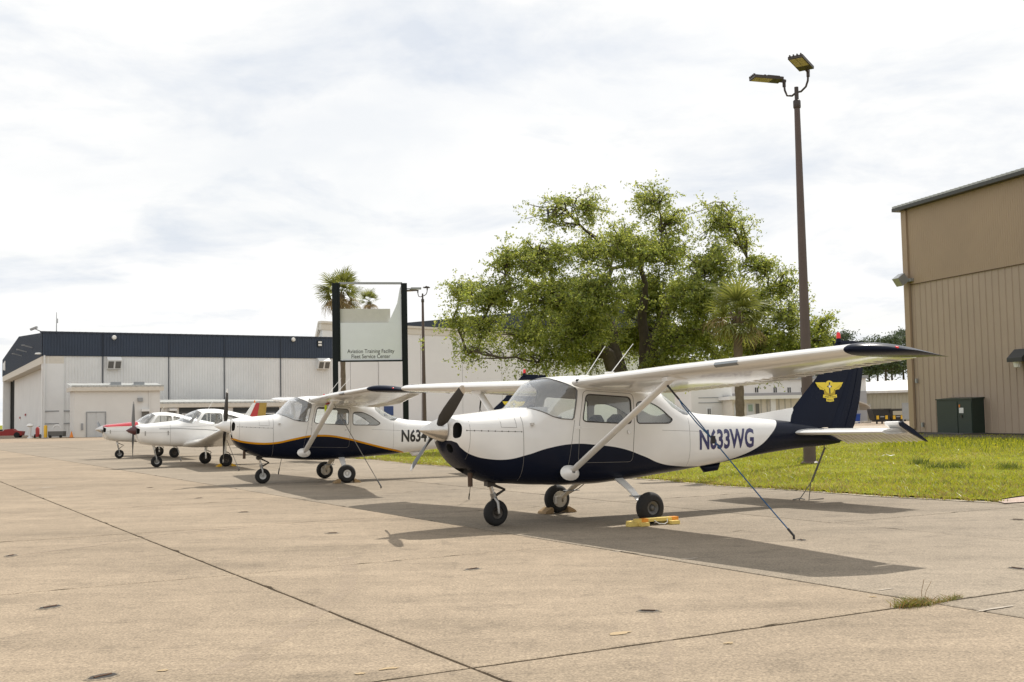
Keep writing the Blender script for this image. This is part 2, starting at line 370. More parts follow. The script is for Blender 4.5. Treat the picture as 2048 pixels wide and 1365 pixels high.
# turf: a sheet that reaches to the drive, slightly above the concrete
turf = struct(sheet('turf', TURF, 0.03, M_TURF))
struct(sheet('drive', [(-4, 79), (70, 76.2), (70, 92), (-4, 92)], 0.02, M_DRIVE))
M_DIRT = mat('bare_earth', (0.085, 0.068, 0.052), 0.95, var=0.35, scale=2.0, bump=0.5)
# ================================================================== BUILDINGS
M_WHITE = mat('white_siding', (0.69, 0.69, 0.68), 0.55, var=0.07, scale=0.35)
M_WHITE2 = mat('white_stucco', (0.66, 0.65, 0.625), 0.75, var=0.05, scale=0.5)
M_NAVY = mat('navy_siding', (0.026, 0.040, 0.068), 0.5, var=0.15, scale=0.4)
M_NAVYD = mat('navy_trim', (0.018, 0.026, 0.042), 0.5, var=0.1)
M_CREAM = mat('cream_trim', (0.60, 0.56, 0.49), 0.6, var=0.08)
M_DARK = mat('dark_trim', (0.02, 0.022, 0.022), 0.5, var=0.1)
M_GREY = mat('grey_metal', (0.30, 0.31, 0.32), 0.45, 0.4, var=0.1)
M_GALV = mat('galvanised_roof', (0.42, 0.43, 0.42), 0.5, 0.5, var=0.15, scale=1)
M_LOUV = mat('louvre_dark', (0.13, 0.125, 0.115), 0.7, var=0.1)
M_TAN = mat('tan_siding', (0.34, 0.25, 0.172), 0.6, var=0.09, scale=0.3)
M_TAN2 = mat('tan_siding_lower', (0.37, 0.288, 0.225), 0.6, var=0.08, scale=0.4)
M_BEIGE = mat('beige_siding', (0.40, 0.37, 0.29), 0.6, var=0.05, scale=0.4)
M_DOOR = mat('pale_door', (0.52, 0.53, 0.53), 0.5, var=0.05)
M_DGLASS = mat('dark_window_glass', (0.02, 0.022, 0.024), 0.08, coat=0.5, var=0.0)
M_YEL = mat('yellow_paint', (0.72, 0.42, 0.02), 0.5, var=0.1)
M_RED = mat('red_paint', (0.30, 0.02, 0.018), 0.5, var=0.15)
M_LAMP = mat('lamp_glass', (0.75, 0.74, 0.70), 0.3, var=0)
M_ORANGE = mat('orange_paint', (0.72, 0.22, 0.02), 0.5, var=0.05)

class Wall:
    """local frame of a vertical wall: p0 at its left base, running along d; u along, z up, n towards the viewer"""
    def __init__(s, p0, p1):
        s.p0 = Vector((p0[0], p0[1], 0)); d = Vector((p1[0], p1[1], 0)) - s.p0; s.L = d.length; s.d = d.normalized()
        s.n = Vector((s.d.y, -s.d.x, 0)); s.rz = math.atan2(s.d.y, s.d.x)
    def at(s, u, z, out=0.0): return s.p0 + s.d * u + s.n * out + Vector((0, 0, z))
    def uv(s, px, py): p = on_wall(px, py, s.p0, s.d); return (p - s.p0).dot(s.d), p.z
    def bx(s, mb, u0, u1, z0, z1, o0, o1, m=0): return mb.box(s.at((u0 + u1) / 2, (z0 + z1) / 2, (o0 + o1) / 2), (u1 - u0, abs(o1 - o0), z1 - z0), s.rz, m)
def siding(w, u0, u1, z0, z1, pitch, depth, out=0.0, rib=0.3, top=None):
    """ribbed sheet metal as real folds; top(u) may give a sloping upper edge"""
    mb = MB(); us = []; k = 0; u = u0
    while u < u1 - 1e-6:
        a = pitch * rib / 4
        for du, o in ((0, 0), (pitch * (1 - rib), 0), (pitch * (1 - rib) + a, depth), (pitch - a, depth)):
            if u + du < u1: us.append((u + du, out + o))
        u += pitch
    us.append((u1, out)); vs = []
    for uu, o in us: vs += [w.at(uu, z0, o), w.at(uu, top(uu) if top else z1, o)]
    mb.add(vs, [(2 * i, 2 * i + 2, 2 * i + 3, 2 * i + 1) for i in range(len(us) - 1)]); return mb
def hood(parent, w, u, z, wd, ht, dp):
    """wall vent hood: white sloping cap over two dark louvred openings"""
    root = MB(); prof = [(0, ht), (dp * 0.55, ht), (dp, ht * 0.72), (dp * 0.55, 0), (0, 0)]
    root.prism(prof, lambda o, zz, t: w.at(u + t, z + zz, o), -wd / 2, wd / 2); h = root.build('vent_hood', M_WHITE, parent)
    lo = MB()
    for s in (-1, 1):
        a, c = u + s * wd * 0.25 - wd * 0.19, u + s * wd * 0.25 + wd * 0.19
        lo.quad(w.at(a, z + ht * .06, dp * .60), w.at(c, z + ht * .06, dp * .60), w.at(c, z + ht * .62, dp * .96), w.at(a, z + ht * .62, dp * .96))
    lo.build('louvre', M_LOUV, h, fix=False)

# ---------- big hangar with navy fascia
HA = at_depth(84, 866, 125); HB = at_depth(668, 860, 143)
hang = thing('hangar', 'large white ribbed metal hangar with navy blue band under its roof', 'hangar', (HA.x, HA.y, 0))
inv = Matrix.Translation((-HA.x, -HA.y, 0))
def under(o, root):
    """keep world placement while parenting to a moved root"""
    o.parent = root; o.matrix_parent_inverse = root.matrix_basis.inverted(); return o
class Kids:
    """collects meshes built in world coordinates under one root"""
    def __init__(s, root): s.root = root
    def __call__(s, mb, name, mats, smooth=None, parent=None, fix=True):
        o = mb.build(name, mats, None, smooth, fix); o.parent = parent or s.root
        o.matrix_parent_inverse = s.root.matrix_basis.inverted() if parent is None else Matrix.Identity(4)
        return o
bpy.context.view_layer.update()
K = Kids(hang); W = Wall((HA.x, HA.y), (HB.x, HB.y))
zt = W.uv(84, 666)[1]; zb = W.uv(84, 711)[1]
K(siding(W, 0, W.L, -0.1, zb, 0.31, 0.045), 'white_wall', M_WHITE, fix=False)
K(siding(W, 0, W.L, zb, zt, 0.31, 0.05, out=0.06), 'navy_band', M_NAVY, fix=False)
mb = MB(); W.bx(mb, 0, W.L, zb - 0.06, zb, 0, 0.12); K(mb, 'band_trim', M_NAVYD)
K(siding(W, -0.3, W.L + .2, zt - .02, zt + .18, 0.62, 0.09, out=0.12, rib=.5), 'eave_trim', M_NAVYD, fix=False)
# facade with the hangar doors, running away to the left
FD = Wall((HA.x - 0.0, HA.y), (HA.x - 27.0, HA.y + 51.0)); FD.n = -FD.n
zpk = zt + 1.6; uq = FD.L * 0.5
gz = lambda u: zt + (zpk - zt) * (u / uq if u < uq else max(0, 1 - (u - uq) / uq))
K(siding(FD, 0, FD.L, zb - .1, 0, 0.31, 0.045, out=0.05, top=gz), 'navy_gable', M_NAVY, fix=False)
mb = MB(); FD.bx(mb, 0, FD.L, zb - 0.9, zb - 0.1, -2.2, 0.05); K(mb, 'door_head', M_CREAM)
dz = zb - 0.9; nd = 2
ug = (on_wall(32, 800, FD.at(0, 0, -1.4), FD.d) - FD.p0).dot(FD.d)
for k, (u0, u1) in enumerate(((1.2, ug), (ug + .25, FD.L - 1.4))):
    mb = siding(FD, u0, u1, 0.0, dz, 0.9, 0.03, out=-1.2 - 0.35 * (k % 2)); d = K(mb, 'hangar_door', M_WHITE, fix=False)
    e = MB(); FD.bx(e, u1 - 0.02, u1 + 0.25, 0, dz, -1.75, -1.0); K(e, 'door_gap', M_DARK)
for u in (0.0, FD.L - 1.2): mb = MB(); FD.bx(mb, u, u + 1.2, 0, dz, -2.2, 0.0); K(mb, 'door_jamb', M_WHITE)
mb = MB(); FD.bx(mb, .5, FD.L - .5, 0, 0.3, -2.4, -2.2); FD.bx(mb, .5, FD.L - .5, 0, dz, -2.7, -2.5); K(mb, 'door_backing', M_DARK)
# roof and unseen sides
RB = W.p0 + W.d * W.L; far = FD.d * FD.L
mb = MB(); A0, B0 = W.at(0, zt), W.at(W.L, zt); A1, B1 = A0 + FD.d * uq + Vector((0, 0, zpk - zt)), B0 + FD.d * uq + Vector((0, 0, zpk - zt)); A2, B2 = A0 + far, B0 + far
mb.quad(A0, B0, B1, A1); mb.quad(A1, B1, B2, A2); K(mb, 'roof', M_GALV, fix=False)
mb = MB(); mb.add([B0 * 1, B1, B2, Vector((B2.x, B2.y, 0)), Vector((B0.x, B0.y, 0))], [(0, 1, 2, 3, 4)]); mb.quad(Vector((B2.x, B2.y, 0)), B2, A2, Vector((A2.x, A2.y, 0))); K(mb, 'rear_wall', M_WHITE, fix=False)
mb = MB()
for px in (205, 337, 448, 561):
    u = W.uv(px, 760)[0]; W.bx(mb, u - .04, u + .04, 0, zt, 0.05, 0.16)
    K(mb, 'downspout', M_NAVYD); mb = MB()
for px in (88,):
    u = W.uv(px, 760)[0]; W.bx(mb, u - .08, u + .08, 0, zb, 0.05, 0.2); K(mb, 'downspout', M_WHITE); mb = MB()
for px, py in ((226, 739), (644, 739)):
    u, z = W.uv(px, py); 
    h0 = hood(None, W, u, z, 1.55, 1.35, 1.0)
    for o in list(bpy.data.objects):
        if o.name.startswith('vent_hood') and o.parent is None: under(o, hang)
for px, py in ((227, 676), (585, 680)):
    u, z = W.uv(px, py); mb = MB(); mb.lathe([(0.0, .55), (0.2, .5), (0.27, .3), (0.2, .12), (0.12, 0.1)], W.at(u, z, 0.0), W.n, 14); K(mb, 'flood_light', M_LAMP, 40)
u, z = W.uv(638, 688); mb = MB(); W.bx(mb, u - .28, u + .28, z - .38, z + .38, .1, .3); f = K(mb, 'wall_light', M_DARK)
mb = MB(); W.bx(mb, u - .22, u + .22, z + .06, z + .28, .3, .34); W.bx(mb, u - .22, u + .22, z - .28, z - .06, .3, .34); o = K(mb, 'lamp_glass', M_LAMP)
u, z = W.uv(100, 824); mb = MB(); W.bx(mb, 0.2, W.uv(150, 824)[0], z, z + .12, .05, .12); W.bx(mb, 0.2, W.uv(150, 849)[0], W.uv(90, 849)[1], W.uv(90, 849)[1] + .1, .05, .12); K(mb, 'wall_rail', M_GREY)
mb = MB(); u, z = W.uv(115, 664); p = W.at(u, z - .2, -0.6); mb.tube([p, p + Vector((0, 0, 2.4))], [0.06, 0.03], 6); mb.tube([p + Vector((.12, 0, 1.2)), p + Vector((.12, 0, 1.7))], 0.05, 6); K(mb, 'roof_antenna', M_GREY)
for k, uu in enumerate((0.18, 0.3, 0.42)):
    mb = MB(); p = FD.at(FD.L * uu, zt - 1.0 - k * .1, 0.1); mb.bar(p, p + FD.n * 0.9 + Vector((0, 0, 0.25)), 0.12, 0.12); mb.box(p + FD.n * 1.0 + Vector((0, 0, .28)), (.5, .3, .12), FD.rz); K(mb, 'gable_light', M_GREY)
mb = MB(); p = FD.at(0.4, zt + 0.2, 0.2); mb.bar(p, p + Vector((-0.5, -0.2, 0.25)), .1, .1); mb.box(p + Vector((-.6, -.25, .3)), (.8, .3, .22), FD.rz, rot=Matrix.Rotation(R(-20), 3, 'Y')); K(mb, 'roof_light', M_GREY)
mb = MB(); mb.lathe([(0, .25), (.35, .2), (.45, .05), (0, 0)], FD.at(.6, zb + .1, .3), (0, 0, 1), 12); K(mb, 'dome_light', M_LAMP, 40)
for k in range(3):
    # pale letters at the far end of the navy gable
    p = FD.at(FD.L * (0.90 + .025 * k), zb + 1.3, 0.14); mb = MB(); mb.box(p, (0.9, 0.08, 1.4 - .2 * k), FD.rz); K(mb, 'letter', M_LAMP)
for px, py in ((41, 836), (52, 830)):
    p = on_wall(px, py, FD.at(0, 0, -1.2), FD.d); mb = MB(); mb.box(p + FD.n * .1, (1.1, .08, .28), FD.rz); K(mb, 'door_sign', M_RED)

# ---------- annex in front of the hangar
def low_block(name, label, pxl, pxr, pyt, D0, D1, depth, wallm, roofm, over=0.35, cat='building'):
    a, c = at_depth(pxl, 868, D0), at_depth(pxr, 868, D1); root = thing(name, label, cat, (a.x, a.y, 0)); bpy.context.view_layer.update()
    k = Kids(root); w_ = Wall((a.x, a.y), (c.x, c.y)); zt_ = w_.uv(pxl, pyt)[1]
    mb = MB(); w_.bx(mb, 0, w_.L, 0, zt_ - .05, -depth, 0); k(mb, 'wall', wallm)
    mb = MB(); w_.bx(mb, -over, w_.L + over, zt_ - .05, zt_ + .38, -depth - .1, over); k(mb, 'fascia', M_CREAM)
    k(siding(w_, -over, w_.L + over, zt_ + .38, zt_ + .55, .6, .07, out=over, rib=.5), 'roof_edge', M_GALV, fix=False)
    mb = MB(); mb.quad(w_.at(-over, zt_ + .45, over), w_.at(w_.L + over, zt_ + .45, over), w_.at(w_.L + over, zt_ + .9, -depth), w_.at(-over, zt_ + .9, -depth)); k(mb, 'roof', M_GALV, fix=False)
    return root, k, w_, zt_
annex, k, w_, zt_ = low_block('annex_building', 'low white annex with double doors at the foot of the hangar', 149, 320, 782, 119, 123, 4.0, M_WHITE2, M_GALV)
u0, z1 = w_.uv(174, 826); u1 = w_.uv(210, 826)[0]
mb = MB(); w_.bx(mb, u0 - .1, u0, 0, z1 + .1, 0, .08); w_.bx(mb, u1, u1 + .1, 0, z1 + .1, 0, .08); w_.bx(mb, u0, u1, z1, z1 + .1, 0, .08); k(mb, 'door_frame', M_GREY)
for s in range(2):
    a = u0 + (u1 - u0) * s / 2; mb = MB(); w_.bx(mb, a + .01, a + (u1 - u0) / 2 - .02, 0.02, z1, 0, .04); d = k(mb, 'door', M_DOOR)
u, z = w_.uv(280, 800); mb = MB(); w_.bx(mb, u - .25, u + .25, z - .2, z + .2, 0, .3); k(mb, 'wall_light', M_GREY)
u, z = w_.uv(164, 854); mb = MB(); w_.bx(mb, u - .1, u + .1, z - .35, z + .35, 0, .1); k(mb, 'meter_box', M_GREY)
u = w_.uv(299, 800)[0]; mb = MB(); w_.bx(mb, u - .06, u + .06, 0, zt_, .0, .12); k(mb, 'downspout', M_WHITE2)
u, z = w_.uv(290, 830); mb = MB(); w_.bx(mb, u - .35, u + .35, z - .4, z + .35, 0, .35); k(mb, 'vent_hood', M_LOUV)
mb = MB(); w_.bx(mb, u - .4, u + .4, z + .35, z + .6, 0, .55); k(mb, 'hood_cap', M_WHITE)
for px in (237, 284):
    u = w_.uv(px, 770)[0]; mb = MB(); w_.bx(mb, u - .5, u + .5, zt_ + .6, zt_ + .95, -2.2, -1.4); k(mb, 'roof_vent', M_GREY)

leanto, k, w_, zt_ = low_block('lean_to_building', 'low lean-to with dark glazed bays in white frames beside the hangar', 322, 566, 815, 124, 133, 4.5, M_WHITE2, M_GALV)
for a, c in ((358, 452), (466, 558)):
    u0, z1 = w_.uv(a, 816); u1 = w_.uv(c, 816)[0]
    mb = MB(); w_.bx(mb, u0, u1, 0.1, z1, -.02, .03); bay = k(mb, 'glazed_bay', M_DGLASS)
    mb = MB(); w_.bx(mb, u0, u1, z1 - .45, z1, .03, .07); k(mb, 'bay_head', M_DARK)
    f = MB()
    n = 3; sw = (u1 - u0 - .6) / n
    for j in range(n):
        x0 = u0 + .3 + j * sw; x1 = x0 + sw - .3
        w_.bx(f, x0, x1, z1 - .75, z1 - .65, .03, .09); w_.bx(f, x0, x0 + .1, .15, z1 - .75, .03, .09); w_.bx(f, x1 - .1, x1, .15, z1 - .75, .03, .09)
    k(f, 'bay_frame', M_WHITE)
u, z = w_.uv(343, 828); mb = MB(); w_.bx(mb, u - .32, u + .32, z - .4, z + .3, 0, .35); k(mb, 'vent_hood', M_LOUV)
mb = MB(); w_.bx(mb, u - .4, u + .4, z + .3, z + .55, 0, .55); k(mb, 'hood_cap', M_WHITE)
for px in (331, 354):
    u = w_.uv(px, 830)[0]; mb = MB(); w_.bx(mb, u - .06, u + .06, 0, zt_, .0, .12); k(mb, 'downspout', M_WHITE2)

# ---------- white panel building behind the sign
PA, PB = at_depth(645, 860, 147), at_depth(1378, 850, 206)
pan = thing('panel_building', 'tall white panel building with cream parapet and navy roof behind the pylon sign', 'building', (PA.x, PA.y, 0)); bpy.context.view_layer.update()
k = Kids(pan); w_ = Wall((PA.x, PA.y), (PB.x, PB.y)); zt_ = w_.uv(820, 655)[1]
M_PANEL = mat('white_wall_panel', (0.69, 0.685, 0.675), 0.7, var=0.035, scale=0.3)
sb0 = at_depth(633, 860, 175); sb1 = w_.at(w_.L, 0, -1)
mb = MB(); cs_ = [w_.at(0, 0, -.1), w_.at(w_.L, 0, -.1), sb1 + Vector((-2, 26, 0)), Vector((sb0.x, sb0.y, 0))]; mb.rings([[(c.x, c.y, 0) for c in cs_], [(c.x, c.y, zt_ - .6) for c in cs_]]); k(mb, 'wall_core', M_WHITE2)
us = [0] + [w_.uv(px, 760)[0] for px in (700, 746, 757, 841, 924, 1003, 1080, 1160, 1250, 1330)] + [w_.L]
for a, c in zip(us, us[1:]):
    mb = MB(); o1 = .10 if (c - a) > 1.8 else -.03
    w_.bx(mb, a + .04, c - .04, 0, zt_ - .95, -.1, o1); k(mb, 'wall_panel', M_PANEL)
mb = MB(); w_.bx(mb, -.2, w_.L + .2, zt_ - .95, zt_ - .14, -.3, .2); w_.bx(mb, -.3, w_.L + .3, zt_ - .14, zt_ + .16, -.3, .35); k(mb, 'parapet_cap', M_CREAM)
mb = MB(); mb.bar(w_.at(-.1, zt_ - .38, -.4), Vector((sb0.x, sb0.y, zt_ - .38)), .3, 1.0); k(mb, 'side_cap', M_CREAM)
# navy gable roof that rises behind the parapet
mb = MB(); r0 = w_.at(w_.uv(757, 640)[0], zt_ + .05, -1.0); zr = zt_ + 6.2; r1 = w_.at(w_.L * .78, zr, -1.0); r2 = w_.at(w_.L + .5, zt_ + 2.8, -1.0); dv = Vector((-2, 20, 0))
q0, q2 = Vector((r0.x, r0.y, zt_ - .1)), Vector((r2.x, r2.y, zt_ - .1))
mb.add([q0, q2, r2, r1, r0], [(0, 1, 2, 3, 4)]); mb.quad(r0, r1, r1 + dv, r0 + dv); mb.quad(r1, r2, r2 + dv, r1 + dv); k(mb, 'navy_roof', M_NAVYD, fix=False)
u, z = w_.uv(776, 824); mb = MB(); w_.bx(mb, u - .8, u + .8, z - .5, z + .75, .12, .2); k(mb, 'blue_notice', mat('blue_notice', (0.02, 0.05, 0.16), .5))

# ---------- tan hangar on the right
TA, TB = at_depth(1826, 866, 62), at_depth(2060, 872, 53.5)
d = (TB - TA).normalized(); TB2 = TA + d * 24
tan = thing('tan_hangar', 'tall tan metal building with ribbed lower wall and dark eave', 'building', (TA.x, TA.y, 0)); bpy.context.view_layer.update()
k = Kids(tan); w_ = Wall((TA.x, TA.y), (TB2.x, TB2.y)); zt_ = w_.uv(1821, 417)[1]; zs = w_.uv(1835, 567)[1]
k(siding(w_, 0, w_.L, zs, zt_, 0.155, 0.012, out=0.05), 'upper_wall', M_TAN, fix=False)
k(siding(w_, 0.2, w_.L, 0, zs, 0.47, 0.035, out=0.0, rib=.16), 'lower_wall', M_TAN2, fix=False)
mb = MB(); w_.bx(mb, 0.2, w_.L, zs - .03, zs, .03, .07); k(mb, 'wall_seam', mat('rust_seam', (.10, .06, .035), .8))
mb = MB(); w_.bx(mb, -.12, .22, 0, zt_, -.3, .12); k(mb, 'corner_trim', M_TAN)
mb = MB(); w_.bx(mb, .24, .36, 0.3, zt_ - .1, .03, .16); k(mb, 'downspout', M_TAN)
mb = MB(); w_.bx(mb, -.1, w_.L, -.05, .12, .02, .09); k(mb, 'base_trim', mat('base_trim', (.06, .05, .04), .8))
mb = MB(); w_.bx(mb, -.45, w_.L + .5, zt_ - .05, zt_ + .13, -.2, .45); k(mb, 'eave_gutter', mat('dark_bronze', (0.035, 0.036, 0.03), .45, var=.1))
rs = siding(w_, -.45, w_.L + .5, zt_ + .13, zt_ + .24, .34, .05, out=.42, rib=.4); k(rs, 'roof_edge', M_GALV, fix=False)
mb = MB(); sl = 2.2
mb.quad(w_.at(-.45, zt_ + .19, .42), w_.at(w_.L + .5, zt_ + .19, .42), w_.at(w_.L + .5, zt_ + sl, -14), w_.at(-.45, zt_ + sl, -14)); k(mb, 'roof', M_GALV, fix=False)
mb = MB(); mb.add([w_.at(0, 0), w_.at(0, zt_), w_.at(0, zt_ + sl, -14), w_.at(0, 0, -14)], [(0, 1, 2, 3)]); mb.add([w_.at(w_.L, 0), w_.at(w_.L, zt_), w_.at(w_.L, zt_ + sl, -14), w_.at(w_.L, 0, -14)], [(0, 1, 2, 3)]); k(mb, 'side_wall', M_TAN, fix=False)
u, z = w_.uv(1822, 560); mb = MB(); w_.bx(mb, u + .0, u + .3, z - .12, z + .05, 0, .25); mb.box(w_.at(u - .15, z, .55), (.55, .5, .5), w_.rz, rot=Matrix.Rotation(w_.rz, 3, 'Z') @ Matrix.Rotation(R(35), 3, 'X')); k(mb, 'flood_light', M_GREY)
u, z = w_.uv(2041, 716); mb = MB(); mb.prism([(0, 0), (.7, 0), (.7, .18), (.25, .6), (0, .6)], lambda o, zz, t: w_.at(u + t, z - .2 + zz, o), -.1, .9); aw = k(mb, 'wall_lantern', M_DARK)
mb = MB(); mb.lathe([(.0, -.3), (.15, -.25), (.2, 0)], w_.at(u + .3, z - .2, .45), (0, 0, 1), 10); k(mb, 'lantern_glass', M_LAMP)
for px, py in ((1836, 762), (1848, 850)):
    u, z = w_.uv(px, py); mb = MB(); w_.bx(mb, u - .06, u + .06, z - .12, z + .12, .04, .14); k(mb, 'wall_outlet', M_GREY)
struct(sheet('bare_earth', [(TA.x - 1.5, TA.y + 1), (TA.x - 3.2, TA.y - 3.0), (TB2.x - 4.2, TB2.y - 3), (TB2.x, TB2.y)], 0.045, M_DIRT))

# ---------- background blocks seen under the wing
def block(name, label, pxl, pxr, pyt, D0, D1, depth, wallm, cat='building'):
    a, c = at_depth(pxl, 850, D0), at_depth(pxr, 850, D1); root = thing(name, label, cat, (a.x, a.y, 0)); bpy.context.view_layer.update()
    k = Kids(root); w_ = Wall((a.x, a.y), (c.x, c.y)); zt_ = w_.uv(pxl, pyt)[1]
    mb = MB(); w_.bx(mb, 0, w_.L, -.05, zt_, -depth, 0); k(mb, 'wall', wallm); return root, k, w_, zt_
def window(k, w_, px0, px1, py0, py1, name='window', fr=.12):
    u0, z1 = w_.uv(px0, py0); u1, z0 = w_.uv(px1, py1); mb = MB(); w_.bx(mb, u0 - fr, u1 + fr, z0 - fr, z1 + fr, 0, .05); f = k(mb, name, M_WHITE)
    mb = MB(); w_.bx(mb, u0, (u0 + u1) / 2 - .03, z0, z1, .05, .08); w_.bx(mb, (u0 + u1) / 2 + .03, u1, z0, z1, .05, .08); g = k(mb, 'pane', M_DGLASS)
b1, k, w_, zt_ = block('white_office', 'plain white block with one small dark window seen under the wing', 1384, 1466, 768, 88, 88, 9, M_WHITE2)
window(k, w_, 1415, 1421, 818, 829)
mb = MB(); u, z = w_.uv(1456, 796); w_.bx(mb, u - .4, u + .2, z - .15, z + .15, 0, .4); k(mb, 'wall_light', M_GREY)
for pz in (797, 807):
    mb = MB(); z = w_.uv(1400, pz)[1]; w_.bx(mb, w_.uv(1397, pz)[0], w_.L - .1, z, z + .06, 0, .03); k(mb, 'trim_line', M_GREY)
mb = MB(); w_.bx(mb, -.1, w_.L + .1, zt_, zt_ + .2, -9, .15); k(mb, 'parapet', M_WHITE)
b2, k, w_, zt_ = block('grey_office', 'long two storey white and grey office with paired windows behind the tree', 1462, 1735, 762, 120, 120, 12, M_WHITE)
mb = MB(); z0, z1 = w_.uv(1500, 794)[1], w_.uv(1500, 787)[1]; w_.bx(mb, 0, w_.L, 0, z1, 0, .1); k(mb, 'grey_band', mat('grey_band', (.33, .33, .34), .7, var=.05))
mb = MB(); w_.bx(mb, -.2, w_.L + .2, zt_, zt_ + .3, -12, .3); k(mb, 'parapet', M_GREY)
for c in (1476, 1513, 1550, 1578, 1605, 1635, 1665): window(k, w_, c - 3.5, c + 3.5, 775.5, 785.5)
b3, k, w_, zt_ = block('portable_office', 'low cream portable office with doors and flat pale roof edge', 1466, 1640, 800, 84, 84, 7, M_CREAM)
mb = MB(); w_.bx(mb, -.3, w_.L + .3, zt_, zt_ + .25, -7, .6); k(mb, 'roof_edge', M_WHITE)
for a, c in ((1468, 1476), (1493, 1508), (1511, 1518)):
    u0, z1 = w_.uv(a, 808); u1 = w_.uv(c, 808)[0]; mb = MB(); w_.bx(mb, u0, u1, 0, z1, 0, .06); dd = k(mb, 'door', M_DOOR if a != 1511 else M_LOUV)
mb = MB(); u0, z1 = w_.uv(1496, 810); u1, z0 = w_.uv(1505, 823); w_.bx(mb, u0, u1, z0, z1, .06, .1); k(mb, 'door_window', mat('green_glass', (.25, .33, .27), .2))
for px in (1522, 1534, 1546, 1558, 1570, 1582): 
    u = w_.uv(px, 810)[0]; mb = MB(); w_.bx(mb, u - .02, u + .02, 0, zt_, 0, .03); k(mb, 'panel_joint', M_GREY)
mb = MB(); u = w_.uv(1545, 810)[0]; w_.bx(mb, u - .18, u + .18, 0, zt_, 0.03, .3); k(mb, 'downspout', M_WHITE)
b4, k, w_, zt_ = block('beige_shed', 'long beige metal shed with white roof beyond the dumpsters', 1690, 1900, 784, 128, 122, 14, M_BEIGE)
k(siding(w_, 0, w_.L, 0, zt_, .4, .06, out=.01), 'siding', M_BEIGE, fix=False)
mb = MB(); mb.quad(w_.at(-.4, zt_, .5), w_.at(w_.L, zt_, .5), w_.at(w_.L, zt_ + 1.5, -9), w_.at(-.4, zt_ + 1.2, -9)); w_.bx(mb, -.4, w_.L, zt_ - .25, zt_, .1, .5); k(mb, 'roof', mat('white_roof', (.62, .6, .57), .5), fix=False)
# ================================================================== TREES, SIGN, LAMPS
def leaf_mat(name, c1, c2, transl=0.35):
    m = bpy.data.materials.new(name); m.use_nodes = True; t = m.node_tree; t.nodes.clear()
    o = t.nodes.new('ShaderNodeOutputMaterial'); df = t.nodes.new('ShaderNodeBsdfDiffuse'); tr = t.nodes.new('ShaderNodeBsdfTranslucent'); mx = t.nodes.new('ShaderNodeMixShader'); mx.inputs[0].default_value = transl
    g = t.nodes.new('ShaderNodeNewGeometry'); mc = t.nodes.new('ShaderNodeMix'); mc.data_type = 'RGBA'; mc.inputs[6].default_value = (*c1, 1); mc.inputs[7].default_value = (*c2, 1)
    link(t, g.outputs['Random Per Island'], mc.inputs[0]); link(t, mc.outputs[2], df.inputs[0])
    hs = t.nodes.new('ShaderNodeHueSaturation'); hs.inputs['Value'].default_value = 1.55; hs.inputs['Hue'].default_value = 0.485; link(t, mc.outputs[2], hs.inputs['Color']); link(t, hs.outputs[0], tr.inputs[0])
    gl = t.nodes.new('ShaderNodeBsdfGlossy'); gl.inputs['Roughness'].default_value = 0.45; gl.inputs['Color'].default_value = (.8, .8, .8, 1); m2 = t.nodes.new('ShaderNodeMixShader'); m2.inputs[0].default_value = 0.05
    link(t, df.outputs[0], mx.inputs[1]); link(t, tr.outputs[0], mx.inputs[2]); link(t, mx.outputs[0], m2.inputs[1]); link(t, gl.outputs[0], m2.inputs[2]); link(t, m2.outputs[0], o.inputs[0])
    MATS[name] = m; return m
M_OAK = leaf_mat('oak_leaf', (0.19, 0.235, 0.032), (0.345, 0.375, 0.085), 0.55)
M_OAK2 = leaf_mat('oak_leaf_dark', (0.10, 0.15, 0.022), (0.19, 0.245, 0.04), 0.5)
M_BARK = mat('oak_bark', (0.085, 0.068, 0.05), 0.95, var=0.35, scale=5, bump=0.8, bscale=25)
M_PINE = leaf_mat('pine_needles', (0.045, 0.07, 0.035), (0.085, 0.11, 0.05), 0.2)
M_PALM = leaf_mat('palm_leaf', (0.10, 0.125, 0.022), (0.20, 0.21, 0.05), 0.4)
M_PALMY = leaf_mat('palm_leaf_dry', (0.22, 0.16, 0.06), (0.30, 0.22, 0.10), 0.25)
M_PTRUNK = mat('palm_bark', (0.15, 0.115, 0.085), 0.95, var=0.3, scale=6, bump=0.7, bscale=20)

def leaves(cent, size, asp=0.45, droop=0.25, rng=RNG):
    """small pointed leaf faces around given centres; size (n,)"""
    n = len(cent); d = rng.normal(size=(n, 3)); d[:, 2] -= droop; d /= np.linalg.norm(d, axis=1)[:, None]
    q = rng.normal(size=(n, 3)); s = np.cross(d, q); s /= np.linalg.norm(s, axis=1)[:, None] + 1e-9
    L = size[:, None]; P = np.empty((n, 4, 3)); P[:, 0] = cent - d * L * .5; P[:, 2] = cent + d * L * .5
    P[:, 1] = cent + s * L * asp * .5; P[:, 3] = cent - s * L * asp * .5; return P

def limb_path(a, b, bend, n=7, rnd=random):
    a, b = Vector(a), Vector(b); L = (b - a).length; o1 = Vector((rnd.gauss(0, 1), rnd.gauss(0, 1), rnd.gauss(0, .6))) * L * bend; pts = []
    for i in range(n + 1):
        t = i / n; p = a.lerp(b, t) + o1 * math.sin(math.pi * t) + Vector((0, 0, L * 0.10)) * math.sin(math.pi * t); 
        if 0 < i < n: p += Vector((rnd.gauss(0, 1), rnd.gauss(0, 1), rnd.gauss(0, 1))) * L * 0.018
        pts.append(p)
    return pts

